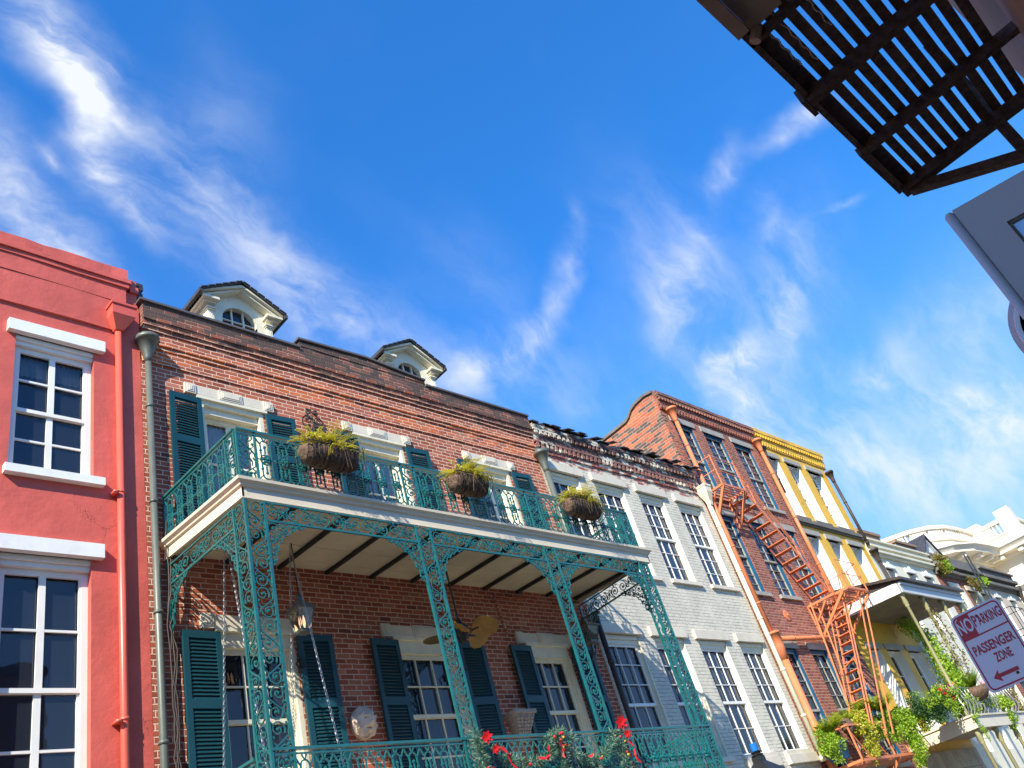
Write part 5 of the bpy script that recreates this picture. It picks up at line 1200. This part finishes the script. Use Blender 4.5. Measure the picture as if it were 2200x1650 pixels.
def bow_rail(A, B):
    A = Vector(A); B = Vector(B); L_ = (B - A).length; U = (B - A).normalized(); nn = Vector((-U.y, U.x, 0)); 
    if nn.y > 0 or (abs(nn.y) < .1 and nn.x > 0): nn = -nn
    m = MB(); m.bar(A + Vector((0, 0, .72)), B + Vector((0, 0, .72)), .04, .025); m.bar(A, B, .03, .02); n = int(L_ / .13)
    for k in range(n + 1):
        p = A + U * (L_ * k / n); m.tube([p + nn * (.10 * math.sin(math.pi * (1 - (q / 6)) ** 1.6)) + Vector((0, 0, .72 * q / 6)) + U * (.04 * math.sin(q * 1.05) * (1 if k % 2 else -1)) for q in range(7)], .010, 4, cap=False)
    return m
bow_rail((25.46, 9.95, 2.47), (25.46, 8.14, 2.47)).build('railing', 'zinc', c); bow_rail((25.46, 8.14, 2.47), (30.25, 8.14, 2.47)).build('railing', 'zinc', c)

# ================================================================== plants of the fire escape and grey gallery
def pot(t, x, y, z, r_, h_, mat='coir'):
    m = MB(); m.lathe([(r_ * .7, z), (r_, z + h_), (r_ * 1.08, z + h_), (r_ * 1.08, z + h_ * 1.08), (r_ * .9, z + h_ * 1.05)], (x, y, 0), 12); m.build('pot', mat, t, True)
def plant(name, label, cat, pos, parts, group=None, potr=None, potm='coir'):
    t = thing(name, label, cat, pos, group)
    if potr: pot(t, pos[0], pos[1], pos[2], *potr, potm)
    for nm, mat, fn in parts:
        m = MB(); fn(m); m.build(nm, mat, t)
    return t
plant('potted_palm', 'spiky yellow green fern at the orange downspout end of the fire escape', 'fern', (20.45, 9.5, 2.45), [('foliage', 'palm', lambda m: fronds(m, (20.4, 9.5, 2.62), 90, .55, .7, .5, .10, 1.3, 8, .036))], potr=(.14, .2))
plant('potted_palm', 'second bright fern on the fire escape, beside the round wicker basket', 'fern', (21.4, 9.5, 2.45), [('foliage', 'palm', lambda m: fronds(m, (21.3, 9.5, 2.75), 80, .50, .75, .5, .10, 1.3, 8, .036))], potr=(.14, .25))
plant('trailing_plant', 'green leafy creeper spilling over the lowest corner of the fire escape', 'creeper', (20.0, 9.45, 2.3), [('foliage', 'leafg', lambda m: (bush(m, (19.95, 9.45, 2.48), (.42, .24, .30), 1900, .065), bush(m, (20.35, 9.45, 2.45), (.3, .22, .3), 700, .06), bush(m, (19.85, 9.4, 2.15), (.16, .15, .28), 450, .055)))])
plant('trailing_plant', 'yellow leaved creeper drooping beside the wicker basket on the fire escape', 'creeper', (21.2, 9.1, 2.5), [('foliage', 'leafy', lambda m: (bush(m, (21.2, 9.1, 2.72), (.42, .22, .30), 1700, .06), bush(m, (21.25, 9.05, 2.38), (.34, .18, .42), 1300, .06), bush(m, (21.0, 9.1, 2.15), (.2, .15, .3), 400, .055)))])
plant('trailing_plant', 'broad bright green hanging plant at the foot of the orange stair', 'creeper', (22.6, 9.2, 2.5), [('foliage', 'leafg', lambda m: (bush(m, (22.0, 9.3, 2.82), (.55, .28, .30), 2200, .065), bush(m, (22.8, 9.2, 2.78), (.55, .28, .32), 2200, .065), bush(m, (23.5, 9.0, 2.75), (.5, .28, .34), 1900, .065), bush(m, (22.3, 9.2, 2.5), (.3, .2, .25), 700, .055), bush(m, (22.95, 9.1, 2.42), (.32, .2, .28), 900, .055)))])
plant('potted_palm', 'wide yellow green fern directly in front of the orange stair', 'fern', (22.7, 9.4, 2.5), [('foliage', 'palm', lambda m: (fronds(m, (22.2, 9.3, 3.0), 70, .55, .8, .5, .11, 1.2, 8, .035), fronds(m, (23.0, 9.2, 3.0), 70, .58, .8, .5, .11, 1.2, 8, .035)))], potr=(.16, .3))
plant('trailing_plant', 'green creeper hanging down from the near corner of the grey gallery', 'creeper', (23.1, 8.9, 2.0), [('foliage', 'leafg', lambda m: (bush(m, (23.4, 9.0, 2.45), (.5, .28, .5), 2400, .06), bush(m, (23.2, 8.95, 1.95), (.32, .22, .45), 1300, .06), bush(m, (24.1, 8.8, 2.75), (.5, .28, .35), 1700, .06), bush(m, (23.6, 8.9, 2.75), (.3, .2, .2), 600, .055)))])
plant('trailing_plant', 'grey green shrub with pink blooms in front of the first yellow house window', 'shrub', (24.0, 8.6, 2.6), [('foliage', 'leafd', lambda m: (bush(m, (23.9, 8.6, 2.9), (.5, .28, .38), 1900, .055), bush(m, (24.4, 8.4, 2.7), (.45, .22, .35), 1200, .055))), ('foliage', 'leafg', lambda m: (bush(m, (24.0, 8.5, 3.0), (.5, .28, .3), 1000, .05), bush(m, (24.7, 8.2, 2.75), (.4, .15, .3), 700, .05)))])
plant('rose_bush', 'dark green rose bush with red blooms on the grey gallery rail', 'rose bush', (24.6, 8.5, 2.9), [('foliage', 'leafd', lambda m: (bush(m, (24.4, 8.5, 2.9), (.5, .3, .32), 1700, .065), bush(m, (25.1, 8.4, 3.0), (.55, .3, .34), 1900, .065), bush(m, (25.7, 8.35, 2.95), (.35, .25, .32), 1000, .065))), ('foliage', 'leafg', lambda m: (bush(m, (24.8, 8.40, 3.1), (.75, .3, .28), 1900, .06), bush(m, (25.5, 8.25, 2.95), (.45, .2, .3), 900, .06))),
    ('bloom', 'redp', lambda m: [[m.leaf(Vector(p_) + rv() * .02, rv(), rv(), .05, .04) for _ in range(9)] for p_ in [(24.2 + random.uniform(0, 1.7), 8.2 + random.uniform(-.1, .1), 3.02 + random.uniform(-.1, .22)) for _ in range(14)]]), ('bloom', 'pink', lambda m: [[m.leaf(Vector(p_) + rv() * .02, rv(), rv(), .05, .04) for _ in range(8)] for p_ in [(23.9 + random.uniform(0, 1.8), 8.2 + random.uniform(-.1, .1), 3.15 + random.uniform(-.1, .2)) for _ in range(8)]])])
plant('trailing_vine', 'thin vine strand dangling below the white deck edge of the grey gallery', 'vine', (25.3, 8.0, 2.1), [('foliage', 'leafg', lambda m: (bush(m, (25.45, 8.0, 2.35), (.15, .1, .12), 160, .055), bush(m, (25.45, 7.98, 2.05), (.08, .08, .3), 150, .055)))])
t = thing('climbing_vine', 'leafy dark climber on the olive column nearest the fire escape', 'vine', (26.7, 8.4, 2.5)); m = MB(); s_ = MB()
vine(m, s_, [(25.9, 8.3, 2.5), (26.2, 8.3, 3.2), (26.55, 8.4, 3.7), (27.0, 8.6, 4.3), (27.6, 8.8, 4.9), (28.4, 9.3, 5.5), (28.9, 9.7, 5.9)], 2600, .09, .30); vine(m, s_, [(26.3, 8.3, 2.6), (26.9, 8.5, 3.5), (27.3, 8.7, 4.2)], 1900, .09, .36); m.build('foliage', 'leafg', t); s_.build('stem', 'twig', t)
t = thing('climbing_vine', 'sparse dry vine winding up the second olive column of the grey gallery', 'vine', (27.05, 8.2, 2.5)); m = MB(); s_ = MB()
vine(m, s_, [(27.0, 8.2, 2.5), (27.1, 8.2, 3.3), (27.0, 8.2, 4.0), (27.1, 8.2, 4.8), (27.0, 8.2, 5.6)], 420, .075, .16); vine(m, s_, [(27.1, 8.15, 3.4), (27.5, 8.1, 4.2), (27.35, 8.15, 5.2), (27.2, 8.1, 5.5)], 200, .07, .12); m.build('foliage', 'dry', t); s_.build('stem', 'twig', t)
t = thing('hanging_basket', 'coir hanging basket with grassy plant and pink flower beside the parking sign', 'planter', (26.75, 8.1, 2.9))
m = MB(); m.lathe([(.04, 2.80), (.24, 2.86), (.34, 3.0), (.36, 3.16), (.30, 3.14)], (26.8, 8.1, 0), 16); m.build('coir_basket', 'coir', t, True); m = MB(); fronds(m, (26.8, 8.1, 3.1), 200, .62, .6, .5, .07, 1.4, 7, .02); m.build('foliage', 'leafg', t)
m = MB()
for k in range(26): m.leaf(Vector((27.45, 8.0, 3.22)) + rv() * .07, rv(), rv(), .08, .06)
m.build('flower', 'pink', t); m = MB()
for a in (0, 2.1, 4.2): m.tube([(26.8 + .34 * math.cos(a), 8.1 + .34 * math.sin(a), 3.15), (26.8, 8.1, 4.3)], .006, 3)
m.build('hanger', 'blackiron', t)
plant('trailing_plant', 'bright green trailing plant below the parking sign on the grey gallery', 'creeper', (28.5, 8.1, 2.5), [('foliage', 'leafg', lambda m: (bush(m, (28.5, 8.1, 2.72), (.5, .25, .25), 1100, .07), bush(m, (28.35, 8.05, 2.3), (.25, .15, .35), 500, .07), bush(m, (27.9, 8.2, 2.8), (.35, .2, .2), 500, .07)))])
plant('trailing_plant', 'orange brown creeper trailing past the right end of the parking sign', 'creeper', (29.9, 8.1, 2.6), [('foliage', 'dry', lambda m: (bush(m, (29.8, 8.2, 2.9), (.3, .2, .35), 500, .08), bush(m, (29.9, 8.1, 2.4), (.25, .15, .4), 500, .08)))])
m = MB(); bush(m, (27.9, 8.9, 2.8), (.6, .3, .3), 900, .08); tag(m.build('shrub', 'leafd'), 'dark shrub standing inside the grey gallery behind its railing', 'shrub')
plant('gutter_fern', 'brown and green fern sprouting from the dark cornice next to the cream house', 'fern', (36.4, 9.7, 8.7), [('foliage', 'dry', lambda m: (bush(m, (36.5, 9.75, 8.95), (.55, .25, .30), 900, .10), bush(m, (36.3, 9.7, 8.5), (.35, .2, .35), 500, .10))), ('foliage', 'leafg', lambda m: bush(m, (36.4, 9.6, 8.6), (.45, .2, .3), 450, .11))])
plant('gutter_fern', 'weeds growing on the dark cornice at the far ladder', 'weeds', (40.2, 9.7, 8.3), [('foliage', 'leafg', lambda m: bush(m, (40.4, 9.7, 8.35), (.6, .2, .3), 500, .10)), ('foliage', 'dry', lambda m: bush(m, (39.3, 9.7, 8.1), (.6, .2, .35), 500, .10))])
# wicker basket and blue planter on the fire escape
m = MB(); m.lathe([(.02, -.12), (.14, -.10), (.20, 0), (.14, .10), (.02, .12)], (20.65, 9.2, 2.72), 14, 'y'); tag(m.build('wicker_basket', 'coir', smooth=True), 'round brown wicker basket lying on the fire escape between two ferns', 'basket')
m = MB(); x, y, z = 20.15, 9.42, 2.1
m.add([(x, y, z), (x + .42, y, z), (x + .42, y + .3, z), (x, y + .3, z), (x - .05, y - .04, z + .36), (x + .47, y - .04, z + .36), (x + .47, y + .34, z + .36), (x - .05, y + .34, z + .36)], [(3, 2, 1, 0), (4, 5, 6, 7)] + [(i, (i + 1) % 4, 4 + (i + 1) % 4, 4 + i) for i in range(4)]); m.box(x - .07, x + .49, y - .06, y + .36, z + .33, z + .38)
tag(m.build('planter_box', 'blueframe'), 'blue planter box under the creeper at the lowest fire escape corner', 'planter')
# far grey ladder
t = thing('far_ladder', 'thin grey ladder climbing the far overgrown house past its cornice', 'ladder', (37.3, 9, 3))
for dx in (0, .42):
    MB().bar((38.15 + dx, 9.2, 9.1), (37.55 + dx, 9.2, 2.9), .05).build('stringer', 'blackiron', t)
for k in range(15): z = 3.1 + k * .38; x = 37.55 + .6 * (z - 2.9) / 6.2; MB().bar((x, 9.2, z), (x + .42, 9.2, z), .03).build('rung', 'blackiron', t)
m = MB()
for z in (6.6, 5.7): m.tube([(38.0, 9.9, z), (38.0, 8.7, z), (39.6, 8.7, z), (39.6, 9.9, z)], .02, 4)
for x in (38.0, 38.5, 39.1, 39.6): m.bar((x, 8.7, 5.6), (x, 8.7, 6.6), .025)
m.build('landing_rail', 'blackiron', t)

# ================================================================== parking sign
st = thing('parking_sign', 'no parking passenger zone sign with red border on a steel post', 'sign', (5.25, 1.3, GZ))
O = Vector((5.27, 1.525, .56)); U = Vector((-.11, -.994, 0)).normalized(); V = Vector((0, 0, 1)); Nn = Vector((-U.y, U.x, 0)); Nn = -Nn if Nn.x > 0 else Nn
SW, SH = .295, .425
def SP(u, v, o=0.0): return O + U * u + V * v + Nn * o
def rrect(u0, v0, u1, v1, r_, n=6):
    pts = []
    for cx_, cy_, a0 in ((u1 - r_, v1 - r_, 0), (u0 + r_, v1 - r_, 90), (u0 + r_, v0 + r_, 180), (u1 - r_, v0 + r_, 270)):
        for k in range(n + 1): a = R(a0 + 90 * k / n); pts.append((cx_ + r_ * math.cos(a), cy_ + r_ * math.sin(a)))
    return pts
m = MB(); m.prism([SP(u, v) for u, v in rrect(0, 0, SW, SH, .035)], -Nn * .002 * 1); m.build('plate', 'signwhite', st)
def ringm(a, b, o):
    m = MB(); n = len(a); m.add([SP(u, v, o) for u, v in a] + [SP(u, v, o) for u, v in b], [(i, (i + 1) % n, n + (i + 1) % n, n + i) for i in range(n)]); return m
m = ringm(rrect(.010, .010, SW - .010, SH - .010, .030), rrect(.018, .018, SW - .018, SH - .018, .024), .0008); m.build('border', 'signred', st)
m = MB(); lw = .008; zd = SH * .665
m.add([SP(u, v, .0006) for u, v in ((.015, zd), (SW - .015, zd), (SW - .015, zd + lw), (.015, zd + lw))], [(0, 1, 2, 3)])
m.add([SP(u, v, .0009) for u, v in ((.016, zd), (.108, zd), (.108, SH - .016), (.045, SH - .016), (.016, SH - .045))], [(0, 1, 2, 3, 4)]); m.build('red_panel', 'signred', st)
def text(s_, u, v, h, mat, sx=1., o=.0016, ex=.0, rot=None):
    cu = bpy.data.curves.new('lettering', 'FONT'); cu.body = s_; cu.size = h / .70; cu.extrude = 0; cu.offset = ex; cu.fill_mode = 'BOTH'; cu.resolution_u = 3
    ob = bpy.data.objects.new('tmp', cu); COL.objects.link(ob); dg = bpy.context.evaluated_depsgraph_get(); me = bpy.data.meshes.new_from_object(ob.evaluated_get(dg)); bpy.data.objects.remove(ob)
    b = MB(); x0 = min(p.co.x for p in me.vertices); x1 = max(p.co.x for p in me.vertices); k_ = (sx - u) / (x1 - x0); b.v = [SP(u + (p.co.x - x0) * k_, v + p.co.y, o) for p in me.vertices]; b.f = [tuple(p.vertices) for p in me.polygons]; return b.build('lettering', mat, st)
text('NO', .019, zd + .038, .070, 'signwhite', .106, .0022, .0022)
text('P', .113, zd + .046, .060, 'signred', .136, .0016, .0018); text('ARKING', .139, zd + .046, .052, 'signred', .274, .0016, .0018)
text('PASSENGER', .032, .197, .048, 'signred', .270, .0016, .0018); text('ZONE', .118, .130, .046, 'signred', .214, .0016, .0018)
m = MB(); m.add([SP(u, v, .0012) for u, v in ((.055, .066), (.095, .096), (.092, .077), (.20, .077), (.20, .058), (.092, .058), (.095, .036))], [(6, 5, 4, 3, 2, 1, 0)]); m.build('arrow', 'signred', st)
m = MB()
for u, v in ((SW * .5, SH - .048), (SW * .62, .048)): m.lathe([(.0085, 0), (.0085, .003), (.004, .006)], SP(u, v, .001), 10, 'x'); 
for i in range(len(m.v)): m.v[i] = m.v[i]
m.build('bolt', 'rust', st)
m = MB(); pc = SP(SW * .60, 0, -.03); m.box(pc.x - .0, pc.x + .03, pc.y - .025, pc.y + .025, GZ, O.z + SH - .02); m.build('post', 'zinc', st)

# ================================================================== overhead steel balcony on our side
b = thing('rusty_fire_balcony', 'rusty slatted steel balcony overhead, seen from below against the sky', 'balcony', (5, 0, 4.2))
Z = 4.2
pitch = .0935; ys = [(.476, .370)] + [(.340 - .0935 * k, .276 - .0935 * k) for k in range(10)]
for y, yl in ys:
    m = MB(); m.box(3.95 + random.uniform(-.01, .01), 6.46, yl - random.uniform(0, .004), y, Z + .0, Z + .012); m.build('slat', 'rust', b)
for x, w_, h_ in ((4.09, .05, .05), (4.83, .10, .07), (5.66, .09, .06), (6.40, .12, .07), (3.2, .1, .07)):
    m = MB(); m.box(x - w_ / 2, x + w_ / 2, -.72, .49, Z - h_, Z - .003); m.box(x - w_ / 2, x - w_ / 2 + .012, -.72, .48, Z - h_ - .02, Z - h_); m.build('beam', 'rust', b)
m = MB(); m.box(3.0, 6.5, .455, .495, Z - .05, Z - .004); m.box(5.70, 6.44, .50, .525, Z - .02, Z + .05); m.box(4.78, 4.98, .497, .53, Z - .06, Z + .06); m.build('edge_angle', 'rust', b)
m = MB(); m.bar((6.44, .44, Z - .05), (6.44, -.72, Z - .62), .09, .07); m.build('brace', 'rust', b)
m = MB(); m.box(6.35, 6.40, -.34, -.26, Z - .5, Z + .9); m.build('hanger_bar', 'rust', b)
m = MB(); m.box(2.2, 4.02, .21, .43, Z - .03, Z + .02); m.box(2.2, 3.94, .43, .51, Z - .09, Z - .035); m.box(2.2, 4.0, -.6, .20, Z - .01, Z + .05); m.build('weathered_board', 'boardbeige', b)
m = MB(); m.tube([(4.03, .45, Z - .1), (4.03, .40, Z - .02)], .035, 8); m.build('pipe_stub', 'boardbeige', b)
m = MB()
for y, z in ((.02, 5.15), (-.32, 5.05), (-.56, 5.3)): m.box(3.0, 6.6, y - .02, y + .02, z, z + .03)
for x in (4.5, 5.66, 6.42): m.box(x - .015, x + .015, .45, .48, Z, Z + .95)
m.box(3.0, 6.45, .45, .48, Z + .92, Z + .95); m.build('guard_rail', 'stuccobrown', b)
for x0, y0, n, lb in ((4.02, .37, 26, 'beaded chain strand along the outermost slat of the rusty overhead balcony'), (4.0, .285, 30, 'beaded chain strand in the second gap of the rusty overhead balcony'), (4.1, .10, 18, 'short beaded chain strand in the fourth gap of the rusty overhead balcony')):
    m = MB()
    for i in range(n): m.ball((x0 + i * .021, y0 + .006 * math.sin(i), Z - .008), .0085, 5)
    tag(m.build('light_chain', 'chain', smooth=True), lb, 'chain', 'chain strands on the overhead balcony')

# ================================================================== grey open casement and round sign
t = thing('open_casement', 'grey painted window sash opened outwards overhead, its pane coloured like reflected sky', 'window', (3, -.2, 1.3))
d = Vector((.25, -.968, 0)).normalized(); A = Vector((3.0, .172, 0)); n_ = Vector((d.y, -d.x, 0)); n_ = n_ if n_.x < 0 else -n_
def CP(u, v, o): p = A + d * u + n_ * o; return (p.x, p.y, v)
def cbox(mb, u0, u1, v0, v1, o0, o1): mb.prism([CP(u0, v0, o0), CP(u1, v0, o0), CP(u1, v1, o0), CP(u0, v1, o0)], n_ * (o1 - o0))
m = MB(); ZT_ = 1.765
cbox(m, .030, .14, .4, ZT_, -.02, .0); cbox(m, .14, .72, ZT_ - .145, ZT_, -.02, 0); cbox(m, .72, .82, .4, ZT_, -.02, 0); cbox(m, .14, .72, .4, .6, -.02, 0); m.build('sash_frame', 'grey', t)
m = MB(); cbox(m, .14, .152, .6, ZT_ - .145, -.018, -.006); cbox(m, .14, .72, ZT_ - .157, ZT_ - .145, -.018, -.006); m.build('putty', 'darkstone', t)
m = MB(); m.quad(CP(.14, .6, -.014), CP(.72, .6, -.014), CP(.72, ZT_ - .145, -.014), CP(.14, ZT_ - .145, -.014)); m.build('pane', 'skytint', t)
m = MB(); m.tube([CP(.014, .4, -.010), CP(.014, ZT_ - .012, -.010)], .017, 12); m.ball(CP(.014, ZT_ - .012, -.010), .017, 12, .8); m.build('bead', 'grey', t, True)
t = thing('round_sign', 'round maroon sign with grey and white rim behind the open grey sash', 'sign', (3.6, .05, 1.4))
m = MB(); cc = (3.6, .045, 1.452)
m.lathe([(.2, 0), (.24, .0), (.243, .03), (.2, .03)], cc, 48, 'x'); m.build('rim', 'grey', t, True)
m = MB(); m.lathe([(.197, -.002), (.212, -.006), (.222, -.002)], cc, 48, 'x'); m.build('white_ring', 'signwhite', t, True)
m = MB(); m.lathe([(.199, .001), (.001, -.001)], cc, 48, 'x'); m.build('face', 'maroon', t)
MB().box(3.6, 3.63, -.7, -.19, 1.42, 1.47).build('bracket_arm', 'blackiron', t)
